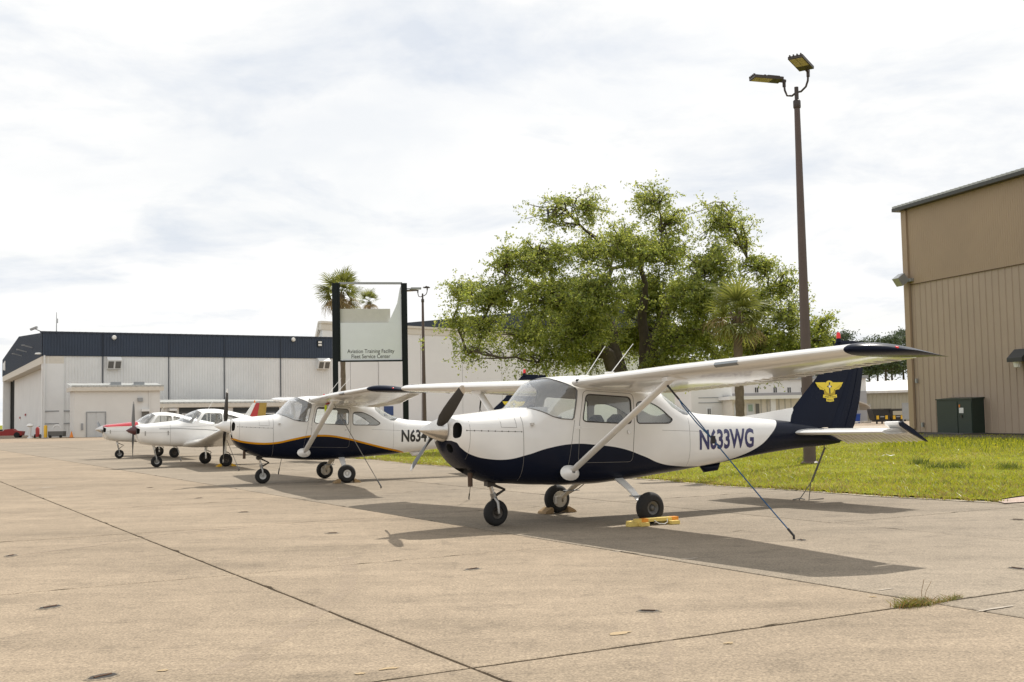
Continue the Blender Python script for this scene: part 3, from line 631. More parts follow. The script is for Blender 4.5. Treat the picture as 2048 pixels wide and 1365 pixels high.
# ---------- the oak
OD = 48.0
rnd = random.Random(5); rng = np.random.default_rng(5)
lobes = [  # centre px, py, half sizes in px, depth offset, density
 (1105, 425, 62, 40, 0.5, .55), (1180, 415, 50, 40, -0.5, .6), (1298, 402, 58, 46, 0.6, .6), (1345, 440, 45, 40, 1.6, .6), (1428, 442, 66, 48, -0.4, .6), (1475, 470, 38, 45, .6, .5),
 (1010, 520, 48, 30, -0.8, .8), (1085, 520, 80, 42, -1.6, 1.), (1170, 500, 60, 45, 1.8, .8), (1250, 490, 70, 50, -1.8, 1.), (1330, 500, 70, 50, 1.2, .9), (1420, 530, 70, 42, -1.4, .9), (1512, 535, 46, 42, 0.6, .7), (1572, 572, 42, 44, 0.8, .6),
 (925, 578, 44, 26, 0, .8), (985, 590, 70, 40, -1.5, 1.), (1085, 600, 90, 50, 1.5, 1.1), (1180, 590, 90, 55, -2.6, 1.3), (1290, 590, 95, 55, 2.0, 1.1), (1400, 600, 90, 50, -2.2, 1.2), (1500, 610, 75, 50, 1.5, 1.), (1585, 625, 50, 45, -0.5, .8), (1640, 650, 28, 34, 0.2, .6),
 (905, 640, 34, 26, .4, .45), (960, 655, 50, 34, -0.6, .6), (1050, 670, 80, 45, 0.8, .75), (1150, 670, 90, 48, -1.5, 1.1), (1270, 680, 95, 45, 2.5, 1.2), (1390, 680, 95, 50, -1.2, 1.2), (1500, 690, 95, 48, 1.8, 1.2), (1590, 690, 60, 40, 0, 1.),
 (1075, 725, 60, 30, -0.4, .45), (1160, 728, 60, 28, 0.6, .5), (1310, 735, 50, 30, -0.5, .6), (1420, 735, 60, 25, .8, .7), (930, 705, 26, 26, 0, .3), (1560, 735, 40, 20, .6, .5), (1640, 690, 30, 24, .6, .5)]
ppm = F_PX / OD
base = at_depth(1262, 830, OD); base.z = 0
oak = thing('oak_tree', 'broad spreading oak tree with light green leaves behind the nearest white and navy plane', 'tree', base)
V0 = Vector(base)
tr = MB(); fork = at_depth(1245, 752, OD) ; fork2 = at_depth(1290, 735, OD + 0.8)
tr.tube([V0 + Vector((0, 0, -.1)), V0 + Vector((0, 0, .25)), V0.lerp(fork, .5), fork], [.62, .50, .42, .38], 12)
tr.tube([V0.lerp(fork, .45), V0.lerp(fork2, .75), fork2], [.36, .33, .30], 10)
LI = [at_depth(x, y, OD + d) for x, y, d in ((1165, 662, -.4), (1205, 600, 1.0), (1290, 590, 0), (1350, 590, -.6), (1385, 660, .8))]
sk = []  # skeleton nodes (pos, radius)
def grow(a, b, r0, r1, bend=.07, n=7, mb=tr, seg=8):
    pts = limb_path(a, b, bend, n, rnd); rr = [r0 + (r1 - r0) * i / n for i in range(n + 1)]; mb.tube(pts, rr, seg, cap=False)
    sk.extend(zip(pts[2:], rr[2:])); return pts
for a, b, r in ((fork, LI[0], .34), (fork, LI[1], .28), (fork2, LI[2], .26), (fork2, LI[3], .24), (fork2, LI[4], .22)): grow(a, b, r, r * .62)
tips = []
order = sorted(lobes, key=lambda l: -l[1])
for cx, cy, hx, hy, dd, dens in order:
    dens = dens * (.92 if cy < 480 else .98 if cy < 560 else 1.0)
    c = at_depth(cx, cy, OD + dd); p, r = min(sk, key=lambda s: (s[0] - c).length + max(0, s[0].z - c.z) * 1.5 + (0 if s[1] > .07 else .8))
    pts = grow(p, c, min(r * .75, .19), .055, .13, 8); sx, sy = hx / ppm, hy / ppm; sdp = (sx + sy) * .55
    nt_ = int(36 * dens * (hx * hy / 3200.0) + 9)
    for _ in range(nt_):
        while True:
            q = Vector((rnd.uniform(-1, 1), rnd.uniform(-1, 1), rnd.uniform(-1, 1)))
            if q.length <= 1: break
        q = q * (0.55 + .45 * q.length); e = c + Vector((q.x * sx, q.y * sdp, q.z * sy))
        s0 = rnd.choice(pts[3:]); bp = limb_path(s0, e, .16, 4, rnd); tr.tube(bp, [.036, .030, .024, .017, .010], 5, cap=False)
        tips.append((bp[-1], dens)); tips.append((bp[-2], dens))
        if rnd.random() < .5: tips.append((bp[2], dens * .7))
trunk = tr.build('trunk', M_BARK, None, 60, fix=False); under(trunk, oak)
cents, sz = [], []
for p, dn in tips:
    # a spray: several short twigs each carrying leaves
    for _ in range(4 if dn > .8 else 3):
        dirv = np.array([rnd.gauss(0, 1), rnd.gauss(0, 1), rnd.gauss(-.1, .7)]); dirv /= np.linalg.norm(dirv); n = int(rnd.uniform(14, 24) * (.5 + .5 * dn)); t = rng.uniform(0, 1, n)
        cc = np.array(p)[None] + dirv[None] * (t[:, None] * rnd.uniform(.4, .95)) + rng.normal(size=(n, 3)) * .05; cc[:, 2] -= t * t * .12
        cents.append(cc)
# hanging fringe on the lower left
for cx, cy, k_ in ((1000, 700, 22), (1090, 735, 26), (1180, 742, 20), (940, 690, 14), (1340, 745, 12), (905, 660, 8)):
    for _ in range(k_):
        p = np.array(at_depth(cx + rnd.gauss(0, 34), cy - rnd.uniform(0, 40), OD + rnd.uniform(-1.5, 1.5))); n = 26; t = rng.uniform(0, 1, n)
        cents.append(p[None] - np.array([0, 0, 1.0])[None] * t[:, None] * rnd.uniform(.5, 1.1) + rng.normal(size=(n, 3)) * .06)
cents = np.concatenate(cents); P = leaves(cents, rng.uniform(.075, .145, len(cents)), .5, .3, rng)
mi = (rng.uniform(size=len(P)) < .35).astype(int)
crown = quads_np('crown', P, [M_OAK, M_OAK2], None, mi); under(crown, oak)
# a small dark bird shape resting in the crown
bp = at_depth(1096, 428, OD - .8); bd = thing('bird', 'small black bird perched high in the oak tree', 'bird', bp); mb = MB(); mb.tube([(0, 0, -.16), (0, 0, -.05), (0.01, 0, .06), (.0, 0, .14), (.02, 0, .19)], [.012, .035, .055, .035, .015], 8); mb.build('body', M_DARK, bd, 60)
mb = MB(); mb.tube([(0, 0, -.14), (-.01, 0, -.3)], [.025, .012], 6); mb.build('tail', M_DARK, bd, 60)

# ---------- pines far away
def pine(px, D, pyt, seed, label, low=.45):
    r_ = random.Random(seed); g_ = np.random.default_rng(seed); p = at_depth(px, 840, D); p.z = 0; H = at_depth(px, pyt, D).z
    o = thing('pine_tree', label, 'tree', p, 0, 'tall pines beyond the sheds'); mb = MB(); top = Vector((r_.gauss(0, .3), r_.gauss(0, .3), H * .97))
    mb.tube([(0, 0, 0), top * .5, top], [H * .014 + .06, H * .011 + .03, .05], 7); cs = []
    for _ in range(int(17)):
        t = r_.uniform(low, 1.0); a = r_.uniform(0, 6.28); L = (1.15 - t) * H * .30 + .8; s = top * t; e = s + Vector((math.cos(a) * L, math.sin(a) * L, L * r_.uniform(-.05, .35))); mb.tube([s, s.lerp(e, .5) + Vector((0, 0, .1)), e], [.09, .06, .03], 5, cap=False)
        for kq in range(6):
            c = np.array(s.lerp(e, r_.uniform(.45, 1.05))); n = 34; cs.append(c[None] + g_.normal(size=(n, 3)) * np.array([.62, .62, .34]))
    cs = np.concatenate(cs); mb.build('trunk', M_BARK, o, 60, fix=False); quads_np('crown', leaves(cs, g_.uniform(.28, .6, len(cs)), .32, 0, g_), [M_PINE], o)
for k, (px, D, pyt) in enumerate(((1700, 165, 664), (1722, 175, 684), (1742, 160, 690), (1772, 158, 668), (1790, 180, 676), (1812, 160, 674), (1650, 172, 690), (1830, 172, 664), (1680, 180, 676), (1757, 185, 686), (1604, 175, 690))):
    pine(px, D, pyt, 40 + k, 'tall dark pine with a clumped crown beyond the beige shed', .56)
# understory behind the sheds
cs = []
g_ = np.random.default_rng(3)
for px in range(1560, 1850, 6):
    for _ in range(3):
        p = np.array(at_depth(px + g_.normal() * 6, 800, 195 + g_.uniform(-6, 6))); p[2] = g_.uniform(0.3, 5.0) * (0.6 + .4 * math.sin(px * .07)); cs.append(p[None] + g_.normal(size=(60, 3)) * np.array([1.5, 1.2, 1.3]))
cs = np.concatenate(cs); cs[:, 2] = np.maximum(cs[:, 2], .05)
tag(quads_np('distant_thicket', leaves(cs, g_.uniform(.4, .9, len(cs)), .5, 0, g_), [M_PINE]), 'dark green thicket closing the view under the distant pines', 'thicket', kind='stuff')

# ---------- palms
def frond_mesh(name, L, n, spread, droop, wid, pet, seed):
    r_ = random.Random(seed); mb = MB(); mb.tube([(0, 0, 0), (pet * .6, 0, pet * .03), (pet, 0, 0)], [.022, .016, .012], 5)
    for i in range(n):
        a = -spread + 2 * spread * i / (n - 1); l = L * (.72 + .28 * math.cos(a * .7)) * r_.uniform(.9, 1.08); d = Vector((math.cos(a), math.sin(a), 0)); s = Vector((-d.y, d.x, 0)); p0 = Vector((pet, 0, 0)); up = .10 * math.cos(i * 2.9)
        p1 = p0 + d * l * .5 + Vector((0, 0, up * .3 - droop * l * .08)); p2 = p0 + d * l * .85 + Vector((0, 0, -droop * l * .30 * r_.uniform(.6, 1.4))); p3 = p0 + d * l * 1.0 + Vector((0, 0, -droop * l * .62 * r_.uniform(.7, 1.3)))
        mb.add([p0 - s * wid * .25, p0 + s * wid * .25, p1 + s * wid * .5, p1 - s * wid * .5, p2 + s * wid * .3, p2 - s * wid * .3, p3], [(0, 1, 2, 3), (3, 2, 4, 5), (5, 4, 6)])
    me = mb.mesh(name, False); return me
def palm(px, D, py_head, label, nf, L, pet, trunk_r, name, lean=(0, 0), wash=False, seed=1):
    r_ = random.Random(seed); p = at_depth(px, 850, D); p.z = 0; H = at_depth(px, py_head, D).z; o = thing(name, label, 'palm tree', p); top = Vector((lean[0], lean[1], H))
    pts = [Vector((0, 0, -.05)), Vector((lean[0] * .1, lean[1] * .1, H * .12))] + [Vector((lean[0] * t * t, lean[1] * t * t, H * t)) for t in [.2 + .05 * i for i in range(17)]]
    mb = MB(); mb.tube(pts, [trunk_r * 1.3, trunk_r * 1.05] + [trunk_r * (1 + .06 * ((i % 2) * 2 - 1)) for i in range(17)], 14); mb.build('trunk', M_PTRUNK, o, 50)
    bt = MB()
    for i in range(26):
        a = i * 2.4; z = H - .75 + .028 * i; bt.bar(top + Vector((math.cos(a) * trunk_r * .9, math.sin(a) * trunk_r * .9, z - H)), top + Vector((math.cos(a) * trunk_r * 1.7, math.sin(a) * trunk_r * 1.7, z - H + .24)), .09, .025)
    bt.build('leaf_base', M_PTRUNK, o)
    green = [frond_mesh('frond', L, 20, 1.9 if not wash else 1.5, .5 if not wash else .35, .075 * L, pet, seed * 10 + i) for i in range(3)]; dry = [frond_mesh('frond', L * .9, 22, 1.8, 1.1, .05 * L, pet * .9, seed * 10 + 5 + i) for i in range(2)]
    for me in green: me.materials.append(M_PALM)
    for me in dry: me.materials.append(M_PALMY)
    for i in range(nf):
        t = i / nf; el = R(78) - R(128) * (t ** .9) + r_.gauss(0, .08); az = i * 2.39996 + r_.gauss(0, .15); me = (r_.choice(dry) if (t > (.80 if wash else .93) or (t > .6 and r_.random() < (.3 if wash else .12))) else r_.choice(green))
        f = bpy.data.objects.new('frond', me); COL.objects.link(f); f.parent = o; f.location = top + Vector((0, 0, .12 - .3 * t)); s = r_.uniform(.85, 1.1); f.scale = (s, s, s)
        f.rotation_euler = (Matrix.Rotation(az, 3, 'Z') @ Matrix.Rotation(-el, 3, 'Y') @ Matrix.Rotation(r_.gauss(0, .35), 3, 'X')).to_euler()
    return o
palm(1481, 40, 632, 'cabbage palm with round fan leaf crown in front of the oak', 27, .80, .62, .155, 'palm_tree', seed=2)
palm(688, 68, 590, 'tall fan palm with green and dry brown leaves behind the pylon sign', 30, .95, .70, .15, 'palm_tree', lean=(-.1, 0), wash=True, seed=3)
palm(741, 168, 604, 'small headed fan palm with many brown dry leaves behind the pylon sign', 18, 1.25, .8, .24, 'palm_tree', wash=True, seed=5)

# ---------- lamp posts
M_BRONZE = mat('bronze_pole', (0.085, 0.058, 0.050), 0.5, var=0.15, scale=2)
M_BRONZED = mat('dark_bronze_fitting', (0.045, 0.034, 0.03), 0.45, var=0.1)
M_LED = mat('led_panel', (0.42, 0.34, 0.20), 0.35, var=0.05)
def lamp(px, py_base, D, py_head, label, rz, sc=1.0):
    p = at_depth(px, py_base, D); p.z = 0; H = at_depth(px, py_head, D).z; o = thing('lamp_post', label, 'lamp post', p, rz, None)
    mb = MB(); mb.tube([(0, 0, 0), (0, 0, H * .5), (0, 0, H - .35)], [.165, .115, .075], 20); mb.build('pole', M_BRONZE, o, 50)
    mb = MB(); mb.tube([(0, 0, -0.02), (0, 0, .06), (0, 0, .1)], [.24, .24, .17], 20); mb.build('base_cover', M_BRONZE, o, 40)
    mb = MB(); mb.lathe([(.085, 0), (.1, .02), (.1, .2), (.085, .22), (.055, .23), (.055, .58), (.0, .6)], (0, 0, H - .5), (0, 0, 1), 16); mb.build('tenon', M_BRONZED, o, 40)
    for s in (-1, 1):
        e = .07 if s > 0 else -.07
        ar = MB(); ar.tube([(0, 0, H - .06), (s * .13, 0, H - .10 + e * .5), (s * .27, 0, H - .03 + e), (s * .33, 0, H + .12 + e), (s * .345, 0, H + .28 + e)], [.028] * 5, 10); ar.tube([(s * .345, 0, H + .22 + e), (s * .345, 0, H + .42 + e)], .045, 10); a = ar.build('arm', M_BRONZED, o, 50)
    return o, H
def lamp_head(o, H, off, az, tilt, L=.82, Wd=.40):
    """shoebox head: slim body with fins and a tan LED window below"""
    e = Matrix.Translation((off, 0, H + .40 + (.07 if off > 0 else -.07))) @ Matrix.Rotation(az, 4, 'Z') @ Matrix.Rotation(tilt, 4, 'Y')
    mb = MB(e); mb.box((.09 + L / 2, 0, 0), (L, Wd, .075)); mb.box((.03, 0, -.02), (.16, .07, .07)); mb.box((.09 + L * .3, 0, .055), (L * .42, Wd * .6, .05))
    mb.lathe([(.035, 0), (.035, .06), (0, .065)], (.09 + L * .55, 0, .05), (0, 0, 1), 10); h = mb.build('lamp_head', M_BRONZED, o)
    f = MB(e)
    for i in range(4): f.box((.09 + L * .995, -Wd * .5 + Wd * (i + .5) / 4, .045), (.05, .03, .05))
    f.build('fin', M_BRONZED, h)
    g = MB(e)
    for i in range(3):
        for j in range(2): g.box((.09 + L * .36 + L * .20 * (i + .5), (j - .5) * Wd * .44, -.041), (L * .19, Wd * .41, .012))
    g.build('led_window', M_LED, h)
bl = on_ground(1620, 930)
o, H = lamp(1620, 930, bl.y, 180, 'tall bronze lamp post with two flat heads standing in the grass behind the plane', R(-38))
lamp_head(o, H, -.345, R(190 + 38), R(-3)); lamp_head(o, H, .345, R(235 + 38), R(-9))
o, H = lamp(849, 850, 76, 590, 'slim bronze lamp post beside the pylon sign with two small heads', R(-20))
lamp_head(o, H, -.345, R(185), R(0)); lamp_head(o, H, .345, R(120), R(-6))

# ---------- pylon sign
SD = 55.0
pa, pb = at_depth(672, 850, SD), at_depth(812, 850, SD + .6)
sg = thing('pylon_sign', 'two post pylon sign with torn white panel reading Aviation Training Facility', 'sign', (pa.x, pa.y, 0)); bpy.context.view_layer.update()
k = Kids(sg); w_ = Wall((pa.x, pa.y), (pb.x, pb.y)); ztp = w_.uv(672, 567)[1]; M_POST = mat('dark_green_post', (0.008, 0.012, 0.013), 0.5, var=0.1, spec=.2)
for u in (0, w_.L):
    mb = MB(); w_.bx(mb, u - .13, u + .13, 0, ztp, -.13, .13); k(mb, 'post', M_POST)
fl, fr_, zb_ = w_.uv(681, 720)[0], w_.uv(804, 722)[0], w_.uv(740, 721)[1]; zt2 = w_.uv(740, 567)[1]
mb = MB(); w_.bx(mb, fl - .11, fl, zb_ - .05, zt2, -.1, .1); w_.bx(mb, fr_, fr_ + .06, zb_ - .05, zt2, -.1, .1); w_.bx(mb, fl, fr_, zb_ - .07, zb_, -.1, .1); k(mb, 'frame', M_POST)
mb = MB(); w_.bx(mb, fl - .05, fr_ + .05, zt2 - .05, zt2 + .05, -.06, .06); k(mb, 'top_rail', M_GREY)
mb = MB()
for z in (zb_ + .05, (zb_ + zt2) / 2 + .2, zt2 - .25):
    for a, c in ((.13, fl - .11), (fr_ + .06, w_.L - .13)): w_.bx(mb, a, c, z - .04, z + .04, -.04, .04)
k(mb, 'bracket', M_POST)
M_SIGN = mat('sign_panel', (0.72, 0.755, 0.785), 0.45, var=0.04, scale=0.8); M_SIGNB = mat('sign_back_panel', (0.56, 0.55, 0.50), 0.55, var=0.06)
zl = w_.uv(740, 646)[1]; zu = w_.uv(740, 618)[1]; ur = w_.uv(780, 646)[0]
mb = MB(); w_.bx(mb, fl, fr_, zb_, zl, 0, .05); k(mb, 'sign_panel', M_SIGN)
mb = MB(); w_.bx(mb, fl, ur + .02, zl - .2, zu, -.08, -.04); k(mb, 'rear_panel', M_SIGNB)
mb = MB(); pts = [(ur - .08, zl), (fr_, zl), (fr_, zt2 - .1), (fr_ - .06, zt2 - .25), (fr_ - .2, zl + .95), (ur + .25, zl + .7)]
mb.prism(pts, lambda u, v, t: w_.at(u, v, t + .05 * (fr_ - u)), .01, .03); k(mb, 'torn_panel', M_SIGN)
M_INK = mat('black_lettering', (0.03, 0.032, 0.035), 0.5, var=0)
ul0, zl0 = w_.uv(694.5, 708.5); ul1 = w_.uv(788.5, 708)[0]
for body, x0, x1, y0, y1 in (('Aviation Training Facility', 694.5, 788.5, 709.5, 698.5), ('Fleet Service Center', 703, 780.5, 717.5, 708.8)):
    u0, z0 = w_.uv(x0, y0); u1, z1 = w_.uv(x1, y1)
    t_ = lettering('lettering', body, lambda u, v, u0=u0, z0=z0: w_.at(u0 + u, z0 + v, .054), u1 - u0, abs(z1 - z0), M_INK, None); under(t_, sg)
u, z = w_.uv(832, 578); mb = MB(); mb.bar(w_.at(w_.L + .1, z, 0), w_.at(u + .1, z, 0), .05, .05); w_.bx(mb, u - .25, u + .25, z - .03, z + .06, -.1, .1); k(mb, 'side_light', M_GREY)
# ================================================================== AIRCRAFT   (local axes: x aft from the spinner tip, y to starboard, z up)
def paint(name, col, rough=0.28, coat=0.5, dirt=0.06):
    return mat(name, col, rough, 0.0, coat, var=dirt, scale=1.6)
M_PW = paint('aircraft_white', (0.80, 0.79, 0.765))
M_PN = mat('aircraft_navy', (0.007, 0.010, 0.022), 0.25, 0.0, 0.0, var=0.1, scale=1.6, spec=0.10)
M_PWD = paint('wing_underside_white', (0.77, 0.75, 0.71), 0.2, 0.5)
M_RUB = mat('tyre_rubber', (0.013, 0.0125, 0.012), 0.8, var=0.25, scale=14, bump=0.3, bscale=80)
M_ALU = mat('polished_aluminium', (0.62, 0.60, 0.57), 0.28, 0.95, var=0.1, scale=8)
M_STEEL = mat('steel', (0.36, 0.35, 0.33), 0.4, 0.8, var=0.15, scale=10)
M_DKST = mat('greasy_steel', (0.07, 0.06, 0.05), 0.5, 0.4, var=0.3, scale=14)
M_BLADE = mat('black_blade', (0.018, 0.018, 0.018), 0.38, var=0.15, scale=6)
M_BLADEB = mat('grey_blade_back', (0.16, 0.165, 0.17), 0.35, 0.3, var=0.1)
M_BLK = mat('black_void', (0.006, 0.006, 0.006), 0.8, var=0)
M_SEAL = mat('window_seal', (0.05, 0.048, 0.045), 0.6, var=0)
M_SEAM = mat('panel_gap', (0.16, 0.15, 0.14), 0.7, var=0)
M_SEAT = mat('seat_fabric', (0.035, 0.042, 0.055), 0.85, var=0.15, scale=12)
M_TRIM = mat('cabin_trim', (0.48, 0.44, 0.37), 0.8, var=0.08)
M_HEAD = mat('headliner', (0.42, 0.40, 0.37), 0.9, var=0.1)
M_REDL = mat('red_lens', (0.62, 0.008, 0.008), 0.15, coat=0.3, var=0, emit=((1, .01, .008), .12))
M_GOLD = mat('gold_emblem', (0.72, 0.55, 0.02), 0.4, coat=.3, var=.04)
M_GOLD2 = mat('gold_emblem_shade', (0.42, 0.29, 0.01), 0.4, var=0)
M_BLUEINK = mat('blue_registration', (0.016, 0.018, 0.105), 0.3, coat=.4, var=0)
M_BLACKINK = mat('black_registration', (0.01, 0.01, 0.012), 0.3, coat=.4, var=0)
M_PAPER = mat('paper', (0.72, 0.72, 0.70), 0.8, var=.05)
M_GLASS = glass('acrylic_window', (0.98, 0.99, 0.985), haze=.02); M_SHIELD = glass('acrylic_windshield', (0.96, 0.97, 0.98), haze=.05, ior=1.8)

def scheme(name, base, lower, curve, stripe=None, w=.045, xmax=8.0, zmax=2.0, extra=None):
    """two-tone paint: the lower colour lies below a flowing line z = curve(x), optional stripe along it"""
    m, t, p = _nodes(name); p.inputs['Roughness'].default_value = 0.26; p.inputs['Coat Weight'].default_value = 0.5; p.inputs['Coat Roughness'].default_value = 0.06
    tcn = t.nodes.new('ShaderNodeTexCoord'); sp = t.nodes.new('ShaderNodeSeparateXYZ'); link(t, tcn.outputs['Object'], sp.inputs[0])
    def mth(op, a, b=None, clamp=False):
        n = t.nodes.new('ShaderNodeMath'); n.operation = op; n.use_clamp = clamp
        for i, v in enumerate((a, b)):
            if v is None: continue
            if isinstance(v, (int, float)): n.inputs[i].default_value = v
            else: link(t, v, n.inputs[i])
        return n.outputs[0]
    fc = t.nodes.new('ShaderNodeFloatCurve'); c = fc.mapping.curves[0]; pts = [(x / xmax, z / zmax) for x, z in curve]
    c.points[0].location = (0, pts[0][1]); c.points[1].location = (1, pts[-1][1])
    for x, z in pts: c.points.new(x, z)
    fc.mapping.update(); link(t, mth('DIVIDE', sp.outputs[0], xmax), fc.inputs['Value']); d = mth('SUBTRACT', mth('MULTIPLY', fc.outputs[0], zmax), sp.outputs[2])
    low = mth('MULTIPLY', d, 400, True); link(t, mth('SUBTRACT', .5, mth('MULTIPLY', low, .5)), p.inputs['Coat Weight']); link(t, mth('SUBTRACT', .5, mth('MULTIPLY', low, .38)), p.inputs['Specular IOR Level'])
    nz = t.nodes.new('ShaderNodeTexNoise'); nz.inputs['Scale'].default_value = 1.8; nz.inputs['Detail'].default_value = 7; link(t, tcn.outputs['Object'], nz.inputs['Vector'])
    mr = t.nodes.new('ShaderNodeMapRange'); mr.inputs[1].default_value = .3; mr.inputs[2].default_value = .7; mr.inputs[3].default_value = .93; mr.inputs[4].default_value = 1.04; link(t, nz.outputs[0], mr.inputs[0])
    mx = t.nodes.new('ShaderNodeMix'); mx.data_type = 'RGBA'; mx.inputs[6].default_value = (*base, 1); mx.inputs[7].default_value = (*lower, 1); link(t, low, mx.inputs[0]); res = mx.outputs[2]
    if stripe:
        s = mth('MULTIPLY', low, mth('MULTIPLY', mth('SUBTRACT', w, d), 400, True)); m2 = t.nodes.new('ShaderNodeMix'); m2.data_type = 'RGBA'; link(t, s, m2.inputs[0]); link(t, res, m2.inputs[6]); m2.inputs[7].default_value = (*stripe, 1); res = m2.outputs[2]
    if extra: res = extra(t, sp, mth, res)
    sc = t.nodes.new('ShaderNodeVectorMath'); sc.operation = 'SCALE'; link(t, res, sc.inputs[0]); link(t, mr.outputs[0], sc.inputs['Scale']); link(t, sc.outputs[0], p.inputs['Base Color'])
    MATS[name] = m; return m

class Fuse:
    """fuselage of superelliptic sections; st rows: x, top, bottom, half width, height of max width, upper exponent, lower exponent"""
    def __init__(s, st, n=72):
        c = list(zip(*st)); s.x0, s.x1 = c[0][0], c[0][-1]; s.f = [pchip(c[0], c[i]) for i in range(1, 7)]; s.n = n; s.xs = c[0]
    def at(s, x): return [g(x) for g in s.f]
    def ring(s, x, off=0.0):
        t, b, w, m, nu, nl = s.at(x); t -= off; b += off; w -= off; r = []
        for j in range(s.n):
            a = 2 * math.pi * j / s.n; c, q = math.cos(a), math.sin(a); e = nu if q >= 0 else nl
            y = w * math.copysign(abs(c) ** (2 / e), c); z = m + ((t - m) if q >= 0 else (m - b)) * math.copysign(abs(q) ** (2 / e), q); r.append((x, y, z))
        return r
    def hw(s, x, z):
        t, b, w, m, nu, nl = s.at(x); u, e = ((z - m) / max(t - m, 1e-4), nu) if z >= m else ((m - z) / max(m - b, 1e-4), nl)
        return w * max(0.0, 1 - min(1, u) ** e) ** (1 / e)
    def stations(s, a, b, step): n = max(2, int((b - a) / step)); return [a + (b - a) * i / n for i in range(n + 1)]
def fillet(poly, r=.06, n=5):
    """round the corners of a 2-D polygon; r may be per corner"""
    o = []; N = len(poly)
    for i in range(N):
        p, a, b = Vector(poly[i]), Vector(poly[i - 1]), Vector(poly[(i + 1) % N]); rr = r[i] if isinstance(r, (list, tuple)) else r
        if rr <= 0: o.append(tuple(p)); continue
        da, db = (a - p), (b - p); ra = min(rr, da.length * .45); rb = min(rr, db.length * .45); s, e = p + da.normalized() * ra, p + db.normalized() * rb
        for k in range(n + 1): t = k / n; q = s * (1 - t) ** 2 + p * 2 * t * (1 - t) + e * t * t; o.append(tuple(q))
    return o
NA = [(x, .12 / .2 * (.2969 * math.sqrt(x) - .126 * x - .3516 * x * x + .2843 * x**3 - .1036 * x**4)) for x in [0.5 * (1 - math.cos(math.pi * i / 18)) for i in range(19)]]
def camber(x, m=.02, p=.4): return m / p**2 * (2 * p * x - x * x) if x < p else m / (1 - p)**2 * (1 - 2 * p + 2 * p * x - x * x)
def foil(a, b, n=16, thick=1.0, m=.02):
    """closed loop of a wing section between chord fractions a and b: upper b->a then lower a->b"""
    xs = [a + (b - a) * 0.5 * (1 - math.cos(math.pi * i / n)) for i in range(n + 1)]; th = lambda x: thick * np.interp(x, [q[0] for q in NA], [q[1] for q in NA])
    return [(x, camber(x, m) + th(x)) for x in xs[::-1]] + [(x, camber(x, m) - th(x)) for x in (xs if a > 0 else xs[1:])]
def wing_piece(secs, a, b, xf=None, thick=1.0, m=.02, droop=0.0, hinge=None, n=16):
    """secs rows: y, x_le, chord, z, incidence(rad)"""
    fo = foil(a, b, n, thick, m); rs = []
    for y, xl, c, z, inc in secs:
        r = []
        for u, v in fo:
            if droop and hinge is not None:
                du, dv = u - hinge, v; u, v = hinge + du * math.cos(droop) + dv * math.sin(droop), dv * math.cos(droop) - du * math.sin(droop)
            r.append((xl + c * (u * math.cos(inc) + v * math.sin(inc)), y, z + c * (v * math.cos(inc) - u * math.sin(inc))))
        rs.append(r)
    mb = MB(xf); mb.rings(rs); return mb
def wheel(parent, c, r, wd, hub_m, name='wheel', side=-1, hub_r=.42, chrome=False):
    c = Vector(c); h = wd / 2; prof = []
    for i in range(17):
        a = math.pi * (i / 16.0); prof.append((r * .50 + r * .50 * abs(math.sin(a)) ** .62, -h * .98 * math.cos(a)))
    prof = [(r * .44, -h * .7)] + prof + [(r * .44, h * .7)]
    mb = MB(); mb.lathe(prof, c, (0, 1, 0), 36)
    for q in range(len(mb.v)):
        if mb.v[q][2] < 0.0015: mb.v[q] = (mb.v[q][0], mb.v[q][1] * 1.0, 0.0015)
    w_ = mb.build('tyre', M_RUB, parent, 45); w_.name = name
    hb = MB(); hb.lathe([(r * .46, -h * .62), (r * .43, -h * .80), (r * .30, -h * .72), (r * .20, -h * .45), (r * .13, -h * .72), (0, -h * .76)], c, (0, 1, 0), 24); hb.lathe([(r * .46, h * .62), (r * .43, h * .80), (r * .30, h * .72), (r * .20, h * .45), (r * .13, h * .72), (0, h * .76)], c, (0, 1, 0), 24); hb.build('rim', hub_m, w_, 35)
    return w_
def blade(parent, c, ang, L, xf, tipw, m, root=.13):
    """propeller blade from hub centre c, in the plane across x, at angle ang from starboard towards up"""
    d = Vector((0, math.cos(ang), math.sin(ang))); t = Vector((0, -math.sin(ang), math.cos(ang))); ax = Vector((1, 0, 0)); rs = []
    prof = [(.10, .07, 58, .05), (.16, .10, 50, .035), (.26, .145, 42, .022), (.42, .155, 33, .016), (.60, .15, 25, .012), (.78, .135, 20, .010), (.90, .118, 17, .008), (.97, .085, 16, .006), (1.0, .03, 16, .004)]
    for rr, ch, tw, th in prof:
        o = Vector(c) + d * rr * L; tw = R(tw); cd = t * math.cos(tw) + ax * math.sin(tw); nd = ax * math.cos(tw) - t * math.sin(tw); ch *= L / .95
        rs.append([o + cd * ch * u + nd * th * v for u, v in ((-.5, 0), (-.3, .6), (0, 1), (.3, .6), (.5, 0), (.3, -.5), (0, -.7), (-.3, -.5))])
    mb = MB(xf); mb.rings(rs[:7]); b_ = mb.build('propeller_blade', m, parent, 50)
    mb = MB(xf); mb.rings(rs[6:]); mb.build('blade_tip', tipw, b_, 50)
def surf_line(fu, pts, side, r, mb, off=.0, n=6, dens=.05):
    """thin bead that follows the skin along side-view points (x, z)"""
    path = []
    for (x0, z0), (x1, z1) in zip(pts, pts[1:]):
        k = max(1, int(math.hypot(x1 - x0, z1 - z0) / dens))
        for i in range(k): t = i / k; x, z = x0 + (x1 - x0) * t, z0 + (z1 - z0) * t; path.append((x, side * (fu.hw(x, z) + off), z))
    x, z = pts[-1]; path.append((x, side * (fu.hw(x, z) + off), z)); mb.tube(path, r, n); return mb
